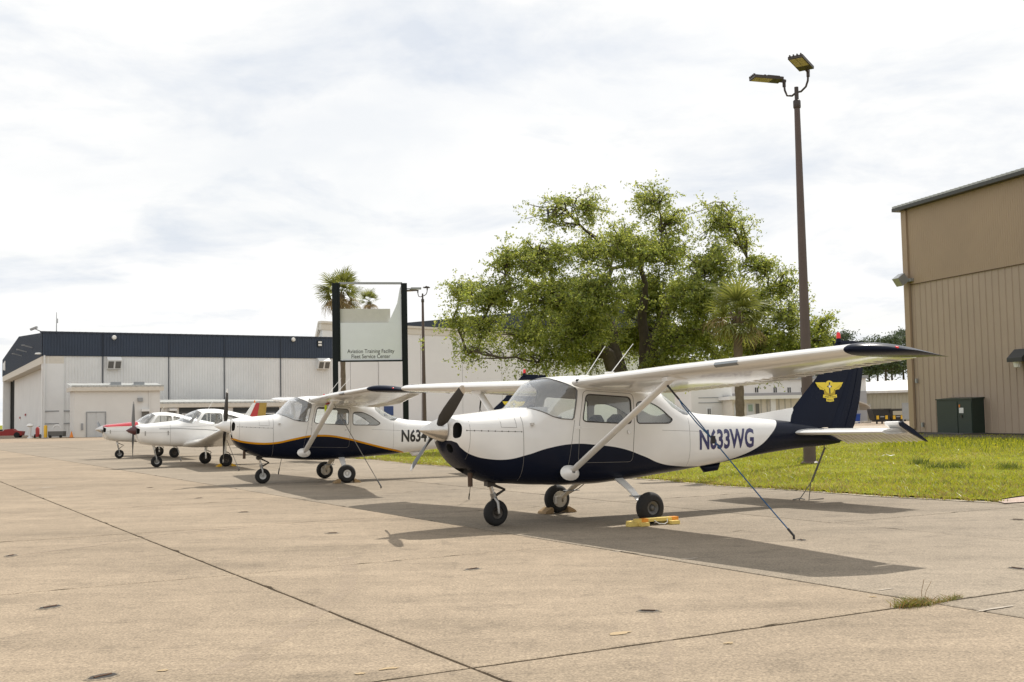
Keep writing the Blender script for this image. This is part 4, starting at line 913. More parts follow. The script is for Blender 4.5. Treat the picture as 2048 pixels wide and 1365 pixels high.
def emblem(parent, fn):
    """winged shield with a cross above two scrolls; fn(u, v, out) with u across and v up, in units of the emblem width"""
    def poly(name, pts, out, m, par): mb = MB(); mb.add([fn(u, v, out) for u, v in pts], [tuple(range(len(pts)))]); return mb.build(name, m, par, fix=False)
    L = [(-.50, .215), (-.14, .215), (-.10, .10), (-.20, -.02), (-.27, .0), (-.35, .01), (-.37, .055), (-.43, .10), (-.45, .15)]
    e = poly('emblem', [(.18 * math.cos(a), .075 + .195 * math.sin(a)) for a in [2 * math.pi * i / 28 for i in range(28)]], .004, M_GOLD, parent)
    poly('emblem_wing', L, .002, M_GOLD, e); poly('emblem_wing', [(-u, v) for u, v in L[::-1]], .002, M_GOLD, e)
    for s in (-1, 1):
        for q in range(3): poly('emblem_feather', [(s * (.20 + .06 * q), .02 + .035 * q), (s * (.40 + .02 * q), .06 + .045 * q), (s * (.40 + .02 * q), .068 + .045 * q), (s * (.20 + .06 * q), .034 + .035 * q)], .0035, M_GOLD2, e)
    poly('emblem_tail', [(-.20, -.02), (.20, -.02), (.19, -.16), (-.19, -.16)], .001, M_GOLD2, e)
    poly('emblem_cross', [(-.022, -.12), (.022, -.12), (.022, .07), (.085, .07), (.085, .115), (.022, .115), (.022, .215), (-.022, .215), (-.022, .115), (-.085, .115), (-.085, .07), (-.022, .07)], .006, M_BLACKINK, e)
    poly('emblem_star', [(0, .155), (.018, .112), (.055, .092), (.018, .072), (0, .03), (-.018, .072), (-.055, .092), (-.018, .112)], .008, M_PW, e)
    poly('emblem_scroll', [(-.24, -.145), (0, -.185), (.24, -.145), (.25, -.235), (0, -.275), (-.25, -.235)], .006, M_GOLD, e)
    poly('emblem_scroll', [(-.13, -.255), (0, -.275), (.13, -.255), (.135, -.345), (0, -.365), (-.135, -.345)], .003, M_GOLD, e)
    lettering('emblem_text', 'Wings of Grace', lambda u, v: fn(-.20 + u, -.245 + v, .008), .40, .06, M_BLACKINK, e)
    lettering('emblem_text', 'Ministry', lambda u, v: fn(-.10 + u, -.335 + v, .008), .20, .05, M_BLACKINK, e)

# ---------------------------------------------------------------- high-wing plane
HS = [  # x, top, bottom, half width, height of widest, nu, nl
 (.35, 1.385, 1.10, .27, 1.26, 2.6, 2.2), (.37, 1.43, 1.02, .35, 1.26, 2.8, 2.2), (.42, 1.452, .92, .405, 1.25, 2.9, 2.2), (.52, 1.468, .80, .445, 1.24, 3.0, 2.3), (.66, 1.483, .71, .47, 1.22, 3.0, 2.4), (.85, 1.50, .62, .49, 1.20, 3.0, 2.6),
 (1.05, 1.52, .565, .505, 1.18, 3.0, 2.9), (1.25, 1.54, .55, .52, 1.16, 3.0, 3.2), (1.36, 1.555, .54, .527, 1.15, 2.9, 3.3), (1.46, 1.64, .53, .53, 1.14, 2.7, 3.4), (1.60, 1.80, .52, .533, 1.14, 2.8, 3.5), (1.72, 1.905, .515, .535, 1.14, 3.2, 3.6), (1.88, 1.955, .505, .535, 1.14, 3.9, 3.7), (2.1, 1.975, .495, .535, 1.14, 4.6, 3.8),
 (2.5, 1.982, .49, .535, 1.14, 5.0, 3.8), (2.9, 1.97, .51, .53, 1.14, 5.0, 3.7), (3.3, 1.93, .535, .51, 1.13, 4.4, 3.5), (3.6, 1.83, .56, .48, 1.12, 3.6, 3.3), (3.9, 1.66, .585, .445, 1.10, 3.0, 3.1), (4.2, 1.51, .61, .405, 1.09, 2.7, 3.0), (4.5, 1.435, .64, .365, 1.08, 2.6, 2.9), (5.0, 1.395, .69, .305, 1.07, 2.5, 2.7), (5.5, 1.358, .75, .25, 1.07, 2.4, 2.6), (6.0, 1.315, .80, .195, 1.07, 2.3, 2.5), (6.5, 1.265, .84, .14, 1.06, 2.2, 2.3), (7.0, 1.19, .865, .088, 1.03, 2.1, 2.1), (7.3, 1.125, .88, .06, 1.0, 2, 2), (7.55, 1.03, .905, .03, .965, 2, 2)]
SWOOSH1 = [(.30, 1.17), (.42, 1.05), (.55, .96), (.75, .905), (1.0, .888), (1.28, .935), (1.64, 1.02), (2.03, 1.06), (2.39, 1.035), (2.78, .98), (3.18, .86), (3.56, .735), (3.87, .69), (4.3, .665), (4.7, .675), (5.15, .76), (5.57, .90), (5.88, 1.10), (6.08, 1.28), (6.3, 1.55), (6.6, 1.9)]
SWOOSH2 = [(.30, 1.08), (.6, .995), (1.0, .945), (1.3, .95), (1.7, 1.02), (2.1, 1.085), (2.5, 1.085), (2.9, 1.02), (3.4, .89), (3.9, .76), (4.3, .665), (4.6, .56), (5.2, .45), (6.5, .4)]
WX = (.54, 2.54, 5.12)
def high_wing(label, pos, hd, curve, stripe, reg, regm, spinm, prop_ang, pitch, tips_dark, hubm, tail_navy, group, roll=0.0):
    root = thing('high_wing_plane', label, 'airplane', (*pos, 0), hd, group); fu = Fuse(HS)
    piv = Vector((2.8, 0, .25)); X = Matrix.Translation(piv) @ Matrix.Rotation(pitch, 4, 'Y') @ Matrix.Rotation(roll, 4, 'X') @ Matrix.Translation(-piv)      # airframe attitude over its wheels
    sch = scheme('livery_' + reg.lower(), (0.80, 0.79, 0.765), (0.007, 0.010, 0.022), curve, stripe); fin_m = M_PN
    N = lambda n_: n_
    # ---- cowling, with the two cooling inlets and chin scoop cut in
    rs = [fu.ring(x) for x in fu.stations(.35, 1.25, .03)]; mb = MB(); mb.rings(rs); me = mb.mesh('cowling'); me.materials.append(sch); me.materials.append(M_BLK)
    ct = MB()
    for s in (-1, 1):
        pl = fillet([(s * .25, 1.17), (s * .385, 1.18), (s * .40, 1.32), (s * .345, 1.38), (s * .26, 1.37)], .05, 3); ct.prism(pl, lambda u, v, t: (t, u, v), .2, .50)
    ct.prism([(.075 * math.cos(a), 1.045 + .06 * math.sin(a)) for a in [2 * math.pi * i / 16 for i in range(16)]], lambda u, v, t: (t, u - .12, v), .2, .56)
    ct.box((.60, 0, .70), (.22, .34, .16)); cm = ct.mesh('cut'); cm.materials.append(M_BLK)
    for p_ in cm.polygons: p_.material_index = 0
    me = boolean(me, cm, 'DIFFERENCE', 'TRANSFER'); me.transform(X); cowl = link_mesh('cowling', smooth_mesh(me, 35), [], root)
    # ---- cabin shell with window openings
    win = {'door': (fillet([(2.17, 1.37), (2.245, 1.715), (2.985, 1.665), (2.985, 1.30), (2.23, 1.345)], [.06, .07, .07, .07, .03]), .0),
           'rear': (fillet([(3.085, 1.60), (3.30, 1.605), (3.52, 1.52), (3.765, 1.345), (3.70, 1.295), (3.085, 1.305)], [.07, .1, .14, .03, .05, .06]), .0)}
    shield = [(1.28, 1.562), (1.42, 1.545), (1.56, 1.49), (1.70, 1.425), (1.83, 1.392), (2.005, 1.378), (2.03, 1.40), (2.115, 1.765), (2.09, 1.81), (1.86, 1.925), (1.80, 2.1), (1.28, 2.1)]
    back = [(3.66, 1.9), (3.64, 1.66), (3.80, 1.52), (4.02, 1.415), (4.12, 1.40), (4.36, 1.50), (4.3, 1.9)]
    xs = fu.stations(1.25, 4.5, .05); outer = [fu.ring(x) for x in xs]; inner = [fu.ring(x, .022) for x in xs]
    mb = MB(); n = fu.n; mb.rings(outer, cap=False); k0 = len(mb.v); mb.rings(inner, cap=False, flip=True, m=1)
    last = (len(xs) - 1) * n
    for j in range(n):
        q = (j + 1) % n; mb.f.append((j, k0 + j, k0 + q, q)); mb.f.append((last + j, last + q, k0 + last + q, k0 + last + j)); mb.m += [0, 0]
    shell = mb.mesh('cabin'); shell.materials.append(sch); shell.materials.append(M_HEAD)
    side = lambda u, v, t: (u, t, v)
    ct = MB()
    for pl, _ in win.values(): ct.prism(pl, side, -1, 1)
    ct.prism(shield, side, -1, 1); ct.prism(back, side, -1, 1); cm = ct.mesh('cut'); cm.materials.append(M_SEAL)
    me = boolean(shell, cm, 'DIFFERENCE', 'TRANSFER'); me.transform(X); cabin = link_mesh('cabin', smooth_mesh(me, 35), [], root)
    gs = MB(); o2 = [fu.ring(x, .006) for x in xs]; i2 = [fu.ring(x, .012) for x in xs]; gs.rings(o2, cap=False); k0 = len(gs.v); gs.rings(i2, cap=False, flip=True)
    for j in range(n):
        q = (j + 1) % n; gs.f.append((j, k0 + j, k0 + q, q)); gs.f.append((last + j, last + q, k0 + last + q, k0 + last + j)); gs.m += [0, 0]
    def pane(name, pl, m, split=True):
        c = MB(); c.prism(pl, side, -1, 1); g = boolean(gs.mesh('pane'), c.mesh('cut'), 'INTERSECT')
        for sgn in ((-1, 1) if split else (0,)):
            h = g.copy()
            if sgn:
                bm = bmesh.new(); bm.from_mesh(h); bmesh.ops.delete(bm, geom=[v for v in bm.verts if v.co.y * sgn < 0], context='VERTS'); bm.to_mesh(h); bm.free()
            h.transform(X); h.materials.clear(); link_mesh(name, smooth_mesh(h, 35), m, cabin)
    pane('window', win['door'][0], M_GLASS); pane('window', win['rear'][0], M_GLASS); pane('windshield', shield, M_SHIELD, False); pane('rear_window', back, M_GLASS, False)
    for pl, _ in win.values():
        for s in (-1, 1):
            mb = MB(X); surf_line(fu, pl + [pl[0]], s, .009, mb); mb.build('window_seal', M_SEAL, cabin, 60)
    for s in (-1, 1):
        mb = MB(X); surf_line(fu, fillet([(2.12, 1.36), (2.205, 1.765), (3.035, 1.715), (3.035, 1.27), (2.99, .78), (2.08, .80)], .07, 4) + [(2.12, 1.30)], s, .0032, mb, .001); surf_line(fu, [(2.04, 1.37), (1.90, .62)], s, .0025, mb, .001); mb.build('door_seam', M_SEAM, cabin)
        mb = MB(X); surf_line(fu, shield[1:9], s, .007, mb, .002); mb.build('windshield_seal', M_SEAL if s > 0 else M_SEAM, cabin)
        mb = MB(X); surf_line(fu, [(.46, 1.27), (1.22, 1.235)], s, .003, mb, .001); surf_line(fu, [(1.245, 1.52), (1.245, .60)], s, .003, mb, .001); surf_line(fu, [(.50, 1.44), (.50, .9)], s, .002, mb, .001); surf_line(fu, [(.93, 1.485), (.93, 1.30), (1.15, 1.29), (1.15, 1.505)], s, .0025, mb, .001); mb.build('cowl_seam', M_SEAM, cowl)
        mb = MB(X)
        for i in range(9): x = .46 + .095 * i; mb.lathe([(.009, -.002), (.008, .004), (0, .005)], (x, s * fu.hw(x, 1.27 - .046 * (x - .46)), 1.27 - .046 * (x - .46)), (0, s, 0), 8)
        mb.build('fastener', M_DKST, cowl)
        mb = MB(X); surf_line(fu, [(3.55, 1.20), (4.45, 1.16)], s, .0022, mb, .0); surf_line(fu, [(4.1, 1.36), (4.1, .68)], s, .0022, mb, .0); mb.build('skin_seam', M_SEAM, cabin)
    mb = MB(X); mb.box((2.08, -fu.hw(2.08, 1.27) - .004, 1.27), (.07, .012, .045)); mb.box((2.25, -fu.hw(2.25, 1.265) - .002, 1.265), (.22, .008, .012)); mb.build('door_hinge', M_PW, cabin)
    mb = MB(X); mb.box((2.93, -fu.hw(2.93, 1.2) - .006, 1.19), (.05, .02, .045)); mb.build('door_handle', M_ALU, cabin)
    mb = MB(X); mb.box((1.38, -fu.hw(1.38, 1.33) - .012, 1.33), (.05, .035, .035)); mb.build('fuel_drain', M_ALU, cabin)
    # ---- cabin interior
    mb = MB(X); mb.add([(1.40, y, z) for y, z in ((-.48, 1.02), (.48, 1.02))] + [(1.98, y, z) for y, z in ((-.48, 1.02), (.48, 1.02))], [(0, 1, 3, 2)]); mb.box((1.70, 0, 1.22), (.36, .92, .40)); mb.box((1.62, 0, 1.40), (.46, .84, .04)); mb.build('instrument_panel', M_BLADE, cabin)
    mb = MB(X); mb.box((2.4, 0, .66), (1.8, .70, .04)); mb.build('cabin_floor', M_TRIM, cabin)
    mb = MB(X); mb.box((3.90, 0, 1.215), (.62, .62, .03)); mb.build('bounce_hat_shelf', M_HEAD, cabin)  # shelf added to bounce rear-window sun up into the cabin
    for s in (-1, 1):
        st = MB(X); st.tube([(2.35, s * .24, .92), (2.78, s * .24, .90)], .21, 12, sq=.38); bk = [(2.78, s * .24, .92), (2.86, s * .24, 1.15), (2.93, s * .24, 1.36), (2.95, s * .24, 1.43)]; st.tube(bk, [.2, .215, .19, .10], 12, sq=.34); st.build('seat', M_SEAT, cabin, 60)
        yk = MB(X); yk.tube([(1.88, s * .24, 1.22), (2.0, s * .24, 1.22)], .014, 8); yk.tube([(2.0, s * .24 - .13, 1.30), (2.0, s * .24 - .11, 1.22), (2.0, s * .24 + .11, 1.22), (2.0, s * .24 + .13, 1.30)], .014, 8); yk.build('control_yoke', M_BLADE, cabin, 60)
    st = MB(X); st.tube([(3.25, -.42, .95), (3.25, .42, .95)], .20, 12, sq=.6); st.tube([(3.44, -.40, 1.10), (3.44, .40, 1.10)], [.15, .15], 12, sq=1.2); st.build('rear_seat', M_SEAT if not stripe else M_TRIM, cabin, 60)
    mb = MB(X); mb.box((1.60, -.22, 1.505), (.16, .34, .10), rot=Matrix.Rotation(R(20), 3, 'Z')); mb.build('paper_sheet', M_PAPER, cabin)
    # ---- tail boom
    mb = MB(X); mb.rings([fu.ring(x) for x in fu.stations(4.5, 7.55, .08)]); boom = mb.build('tail_boom', sch, root, 40)
    mb = MB(X); mb.tube([(4.62, 0, fu.at(4.6)[1] + .01), (4.70, 0, fu.at(4.7)[1] - .05), (4.92, 0, fu.at(4.9)[1] - .055), (5.0, 0, fu.at(5)[1] + .01)], [.02, .06, .06, .02], 10); mb.build('belly_blister', M_PN if not stripe else M_PW, boom, 60)
    # registration, wrapped on the port side
    ht = .30; x0, x1, z0 = 4.30, 5.47, .895
    lettering('registration', reg, lambda u, v: tuple(X @ Vector((x0 + u - .0 * v, -(fu.hw(x0 + u, z0 + v) + .0025), z0 + v))), x1 - x0, ht, regm, boom, cuts=14, bold=.032)
    # ---- wings
    dih = R(1.65)
    def wsec(y, s): t = max(0, (y - WX[1]) / (WX[2] - WX[1])); return (s * y, 2.03 + .16 * t, 1.63 - .50 * t, 1.874 + (y - .54) * math.tan(dih), R(5.4 - 1.9 * t))
    tipm = M_PN
    for s in (-1, 1):
        ys = [.50, 1.2, 1.9, 2.54, 3.2, 3.9, 4.5, 5.14]; wp = wing_piece([wsec(y, s) for y in ys], 0, .765, X); wing = wp.build('wing', M_PWD, root, 40)
        wp = wing_piece([wsec(y, s) for y in (.60, 1.6, 2.52)], .77, 1.0, X, n=6); wp.build('flap', M_PWD, wing, 40)
        wp = wing_piece([wsec(y, s) for y in (2.55, 3.5, 5.10)], .77, 1.0, X, n=6, droop=R(0 if s < 0 else 2), hinge=.77); wp.build('aileron', M_PWD, wing, 40)
        rb = MB(X)
        for y in [.7 + .16 * i for i in range(27)]:
            q = wsec(y, s); a = (q[1] + q[2] * .80, s * y, q[3] - q[2] * (.022 + .80 * math.sin(q[4]))); b_ = (q[1] + q[2] * .985, s * y, q[3] - q[2] * (.004 + .985 * math.sin(q[4]))); rb.bar(a, b_, .05, .006)
        rb.build('corrugation', M_PWD, wing)
        # drooped tip
        rr = []; base_ = wsec(5.14, s)
        for t in (0, .12, .3, .5, .7, .85, .95, 1.0):
            y = 5.14 + .36 * t; sh = t ** 2.2; xl = base_[1] + .62 * sh; xt = base_[1] + base_[2] * (1.0 + .02 * t); th = (1 - t ** 2.6) * 1.0 + .03; zc = base_[3] + .012 * t - .02 * t * t; r = []
            for u, v in foil(0, 1, 14): r.append((xl + (xt - xl) * u, s * y, zc + base_[2] * (v * th - .060 * u) - base_[2] * .01 * sh))
            rr.append(r)
        mb = MB(X); mb.rings(rr); tp = mb.build('wing_tip', tipm, wing, 50)
        mb = MB(X); q = base_; mb.lathe([(.0, .045), (.016, .04), (.022, .02), (.022, -.02)], (q[1] + .45, s * (5.40), q[3] + .0), (0, s, .1), 10); mb.build('navigation_light', M_REDL if s < 0 else mat('green_lens', (.02, .3, .08), .2), tp, 60)
        # landing light on the port leading edge
        if s < 0:
            a, c = wsec(3.32, s), wsec(3.68, s); fo = [q for q in foil(0, .16, 6, 1.0)]; mb = MB(X); mb.rings([[(w_[1] - .006 + w_[2] * u * 1.02, w_[0], w_[3] - .002 + w_[2] * v * 1.02) for u, v in fo if v < .022] for w_ in (a, c)], closed=False, cap=False); mb.build('landing_light', mat('lamp_lens', (.28, .30, .31), .12, .3, .8, var=.1), wing, 60)
        mb = MB(X); q = wsec(.62, s); mb.box((q[1] + .012, q[0], q[3] + .012), (.02, .045, .045)); mb.build('air_intake', M_BLK, wing)
        # strut
        foot = Vector((1.955, s * .535, .68)); head = Vector((2.23, s * 2.42, 1.87)); pts = [foot.lerp(head, t) for t in (0, .5, 1)]; d_ = (head - foot).normalized(); mb = MB(X); rs = []
        fwd = Vector((1, 0, 0)); fwd = (fwd - d_ * fwd.dot(d_)).normalized(); nn = d_.cross(fwd)
        for p_, sc_ in ((foot, 1.0), (foot.lerp(head, .04), 1.), (foot.lerp(head, .96), 1.0), (head, 1.45)): rs.append([p_ + fwd * math.cos(a) * .062 * sc_ + nn * math.sin(a) * .03 * sc_ for a in [2 * math.pi * i / 16 for i in range(16)]])
        mb.rings(rs); sb = mb.build('strut', M_PW, root, 50)
        mb = MB(X); mb.lathe([(0.02, -.035), (.10, -.02), (.115, 0), (.09, .035), (.05, .07), (0.02, .085)], (1.94, s * .535, .675), (.05, s * 1, .22), 18)
        mb.v = [(1.94 + (x - 1.94) * 1.35, y, .675 + (z - .675) * .92) for x, y, z in mb.v]; mb.build('strut_fairing', M_PW, sb, 50)
        mb = MB(X); mb.bar((2.14, s * 2.34, 1.835), (2.50, s * 2.46, 1.865), .2, .05); mb.build('strut_cuff', M_PW, sb)
        mb = MB(X); mb.tube([(2.21, s * 2.30, 1.81), (2.215, s * 2.30, 1.76), (2.24, s * 2.30, 1.765)], .008, 6); mb.build('tie_ring', M_DKST, sb)
        # tailplane and elevator
        tsec = lambda y: (s * y, 6.42 + .17 * (y / 1.72), 1.22 - .28 * (y / 1.72), 1.095, R(-1.0)); mk = lambda ys, a, c, **k_: wing_piece([tsec(y) for y in ys], a, c, X, .72, 0.0, n=10, **k_)
        tm = M_PW; st = mk((.06, .6, 1.2, 1.45, 1.72), 0, .60).build('stabiliser', tm, root, 40)
        mk((1.42, 1.72), 0.001, .58).build('stabiliser_tip', M_PW, st, 40)
        el = mk((.12, .7, 1.2, 1.72), .61, 1.0, droop=R(27), hinge=.61).build('elevator', M_PWD, st, 40)
        hn = MB(X); q = tsec(1.60); hx = q[1] + q[2] * .61; ca, sa = math.cos(R(27)), math.sin(R(27)); pr = [(-.30, .0), (-.27, .028), (0, .03), (.1, .02), (.1, -.02), (0, -.03), (-.27, -.028)]
        hn.rings([[(hx + u * ca + v * sa, s * y, q[3] + v * ca - u * sa) for u, v in pr] for y in (1.50, 1.75)]); hn.build('elevator_horn', M_PW, el, 40)
        tpn = MB(X); tpn.rings([[(hx + u * ca + v * sa, s * y, q[3] + v * ca - u * sa) for u, v in [(-.28, 0), (-.25, .034), (0, .036), (.36, .006), (.36, -.006), (0, -.036), (-.25, -.034)]] for y in (1.752, 1.79)]); tpn.build('elevator_tip', M_PN, el, 40)
        rb = MB(X)
        for i in range(15):
            y = .2 + .1 * i; q = tsec(y); c_ = q[2]; h0 = q[1] + c_ * .61
            pt = lambda u, v: (h0 + u * ca + v * sa, s * y, q[3] + v * ca - u * sa)
            rb.bar(pt(.04, -.028), pt(c_ * .37, -.008), .022, .006)
        rb.build('corrugation', M_PWD, el)
    # ---- fin and rudder
    fz = [1.16, 1.30, 1.47, 1.70, 1.95, 2.20, 2.42, 2.53, 2.565]; le = pchip([1.16, 1.30, 1.47, 1.95, 2.47, 2.565], [6.30, 6.40, 6.53, 7.08, 7.50, 7.60]); hg = pchip([.9, 1.13, 2.05, 2.55], [7.19, 7.31, 7.80, 8.02]); te = pchip([.9, 1.11, 2.08, 2.53, 2.56], [7.60, 7.86, 8.15, 8.22, 8.2])
    sym = [(0, 0), (.04, .42), (.15, .75), (.35, 1.), (.65, .92), (1, .8)]
    def fsec(z, a, b_, th): return [(a + (b_ - a) * u, th * v, z) for u, v in sym] + [(a + (b_ - a) * u, -th * v, z) for u, v in sym[:0:-1]]
    mb = MB(X); mb.rings([fsec(z, le(z), hg(z) - .008, .056 - .02 * (z - 1.16)) if z < 2.56 else fsec(z, le(z) + .05, hg(z) - .02, .012) for z in fz]); fin = mb.build('fin', fin_m, root, 40)
    mb = MB(X); rz_ = [.93, 1.05, 1.2, 1.6, 2.0, 2.40, 2.53, 2.56]; mb.rings([[(hg(z) + .006 + (te(z) - hg(z)) * u, (.044 - .016 * (z - 1.)) * v * (1 if z < 2.55 else .5), z) for u, v in ((0, .6), (.08, 1), (.5, .6), (1, .05), (1, -.05), (.5, -.6), (.08, -1), (0, -.6))] for z in rz_]); rud = mb.build('rudder', fin_m, root, 35)
    mb = MB(X)
    for q in (.28, .62): mb.tube([(hg(z) + (te(z) - hg(z)) * q, -(.044 - .016 * (z - 1.)) * (.85 - .75 * q * .6) - .001, z) for z in (1.1, 1.5, 1.9, 2.35)], .006, 5)
    mb.build('rudder_rib', fin_m, rud, 50)
    mb = MB(X); mb.prism([(5.42, 1.30), (5.47, 1.362), (6.54, 1.485), (6.54, 1.2)], lambda u, v, t: (u, t * (1 if v < 1.36 else .35), v), -.035, .035); mb.build('dorsal_fin', M_PW, fin)
    mb = MB(X); mb.lathe([(.05, -.02), (.045, .03), (.035, .05)], (7.63, 0, 2.55), (0, 0, 1), 14); bm_ = mb.build('beacon_base', M_PN, fin, 40); mb = MB(X); mb.lathe([(.034, .05), (.034, .11), (.024, .145), (0, .155)], (7.63, 0, 2.55), (0, 0, 1), 14); mb.build('beacon', M_REDL, fin, 50)
    ew = .63; ec = (7.325, 1.765)
    emblem(fin, lambda u, v, o_: tuple(X @ Vector((ec[0] + u * ew, -(.058 - .02 * (ec[1] - 1.16) + o_), ec[1] + v * ew * .86))))
    mb = MB(X); mb.tube([(7.20, 0, .875), (7.20, 0, .82), (7.23, 0, .83)], .008, 6); mb.build('tail_ring', M_DKST, boom)
    # ---- propeller
    hub = (.24, 0, 1.285); mb = MB(X); mb.lathe([(.0, 0), (.012, .004), (.05, .07), (.095, .16), (.13, .24), (.152, .31), (.155, .335), (.12, .336)], (0, 0, 1.285), (1, 0, 0), 32); sp_ = mb.build('spinner', spinm, root, 40)
    mb = MB(X); mb.lathe([(.11, .32), (.11, .40)], (0, 0, 1.285), (1, 0, 0), 20); mb.build('hub', M_DKST, sp_)
    for a in (prop_ang, prop_ang + math.pi): blade(sp_, hub, a, .95 if not stripe else .88, X, M_ALU if tips_dark else M_PW, M_BLADE)
    # ---- antennas
    for (x, y, dx, dy, L) in ((2.55, -.05, .35, -.03, .42), (2.62, -.55, .38, -.05, .40)):
        zt_ = (fu.at(x)[0] if abs(y) < .3 else 2.0); mb = MB(X); mb.tube([(x, y, zt_ - .03), (x + dx, y + dy, zt_ + L)], [.006, .004], 6); mb.box((x, y, zt_), (.12, .06, .03)); mb.build('antenna', M_PW, cabin)
    # ---- landing gear (on the ground)
    for s in (-1, 1):
        w_ = wheel(root, (2.80, s * 1.12, .205), .207, .165, hubm); top = X @ Vector((2.86, s * .34, .56)); lg = MB(); a = Vector((2.80, s * 1.0, .22)); rs = []
        for t, wd, th in ((0, .14, .022), (.5, .11, .02), (1, .075, .018)):
            p_ = top.lerp(a, t) + Vector((0, 0, .03 * math.sin(math.pi * t))); d_ = (a - top).normalized(); up = Vector((1, 0, 0)).cross(d_) * (th / 2); rs.append([p_ + Vector((wd / 2, 0, 0)) + up, p_ - Vector((wd / 2, 0, 0)) + up, p_ - Vector((wd / 2, 0, 0)) - up, p_ + Vector((wd / 2, 0, 0)) - up])
        lg.rings(rs); l_ = lg.build('main_leg', M_PW if s < 0 else M_TRIM, root)
        mb = MB(); p_ = top.lerp(a, .70); mb.box(p_ + Vector((.03, -s * .0, .02)), (.22, .11, .012)); mb.build('step', M_GREY, l_)
        mb = MB(); mb.lathe([(.12, 0), (.12, .012), (.03, .014)], (2.80, s * 1.025, .205), (0, s, 0), 20); mb.box((2.74, s * 1.0, .20), (.09, .07, .11)); mb.box((2.85, s * 1.0, .20), (.05, .05, .07)); mb.build('brake', M_STEEL if s < 0 else M_TRIM, l_)
        mb = MB(); mb.tube([top + Vector((.02, 0, -.02)), top.lerp(a, .5) + Vector((.07, 0, -.01)), a + Vector((.05, -s * .02, .03))], .006, 6); mb.build('brake_line', M_DKST, l_)
    nx = 1.10; wheel(root, (nx, 0, .172), .175, .135, M_DKST if not stripe else hubm, 'nose_wheel'); tz = (X @ Vector((1.0, 0, .56)))
    ng = MB(); up_ = Vector((nx - .10, 0, tz.z + .05)); fk = Vector((nx - .02, 0, .37)); ng.tube([up_, up_.lerp(fk, .35)], .045, 12); gear = ng.build('nose_strut', M_DKST, root, 50)
    mb = MB(); mb.tube([up_.lerp(fk, .3), up_.lerp(fk, .85)], .026, 12); mb.build('oleo', M_ALU, gear, 50)
    mb = MB(); mb.tube([up_.lerp(fk, .75), fk], .04, 12)
    for s in (-1, 1): mb.tube([fk + Vector((0, s * .03, .0)), fk + Vector((.01, s * .085, -.06)), Vector((nx, s * .088, .165))], [.024, .022, .018], 8)
    mb.build('fork', M_STEEL, gear, 50)
    mb = MB(); e = fk + Vector((.17, 0, .10)); mb.tube([fk + Vector((.03, 0, .03)), e], [.02, .014], 8); mb.tube([e, up_.lerp(fk, .28) + Vector((.04, 0, 0))], [.014, .02], 8); mb.build('torque_link', M_DKST, gear, 50)
    mb = MB(); mb.box(up_.lerp(fk, .22), (.12, .10, .06)); mb.tube([up_ + Vector((.2, .0, .02)), up_.lerp(fk, .3) + Vector((.03, 0.04, 0))], .012, 6); mb.build('shimmy_damper', M_DKST, gear)
    mb = MB(X); mb.tube([(.66, -.12, .72), (.66, -.12, .54)], .032, 12); mb.build('exhaust_pipe', mat('rusty_exhaust', (.09, .055, .035), .7, .3), cowl, 50)
    return root, X, fu
pl1, X1, FU = high_wing('white and navy high wing plane with metal spinner and number N633WG', (-1.2046, 14.725), R(30.98), SWOOSH1, None, 'N633WG', M_BLUEINK, M_ALU, R(180 - 34), 0.0, True, mat('dark_hub', (.10, .10, .10), .5, .5), True, 'high wing planes tied down on the apron', R(-.45))
pl2, X2, _ = high_wing('white and navy high wing plane with orange stripe and number N634WG', (-6.82, 26.10), R(22.0), SWOOSH2, (0.62, 0.27, 0.01), 'N634WG', M_BLACKINK, M_PW, R(107), R(1.1), False, mat('white_hub', (.62, .62, .60), .4, .2), True, 'high wing planes tied down on the apron')

# ---------------------------------------------------------------- low-wing planes
LS = [(.30, 1.32, 1.02, .28, 1.2, 2.6, 2.4), (.32, 1.36, .90, .36, 1.18, 2.8, 2.6), (.40, 1.385, .80, .43, 1.16, 3, 2.8), (.55, 1.40, .745, .47, 1.14, 3, 3), (.85, 1.425, .70, .50, 1.12, 3, 3.2), (1.2, 1.46, .67, .53, 1.10, 3, 3.4), (1.50, 1.49, .65, .55, 1.08, 2.8, 3.5), (1.62, 1.52, .645, .56, 1.08, 2.5, 3.5), (1.85, 1.665, .64, .57, 1.08, 2.4, 3.6), (2.1, 1.79, .635, .575, 1.08, 2.6, 3.6), (2.35, 1.85, .63, .575, 1.08, 2.9, 3.6), (2.7, 1.86, .63, .57, 1.08, 3.0, 3.6), (3.1, 1.815, .635, .555, 1.08, 2.9, 3.5), (3.6, 1.70, .655, .50, 1.08, 2.7, 3.4), (4.2, 1.53, .69, .41, 1.07, 2.5, 3.2), (4.8, 1.39, .74, .32, 1.05, 2.4, 3.0), (5.5, 1.28, .80, .22, 1.03, 2.3, 2.8), (6.2, 1.20, .85, .14, 1.02, 2.2, 2.5), (6.7, 1.15, .88, .09, 1.01, 2.1, 2.3), (6.95, 1.09, .92, .05, 1.0, 2, 2)]
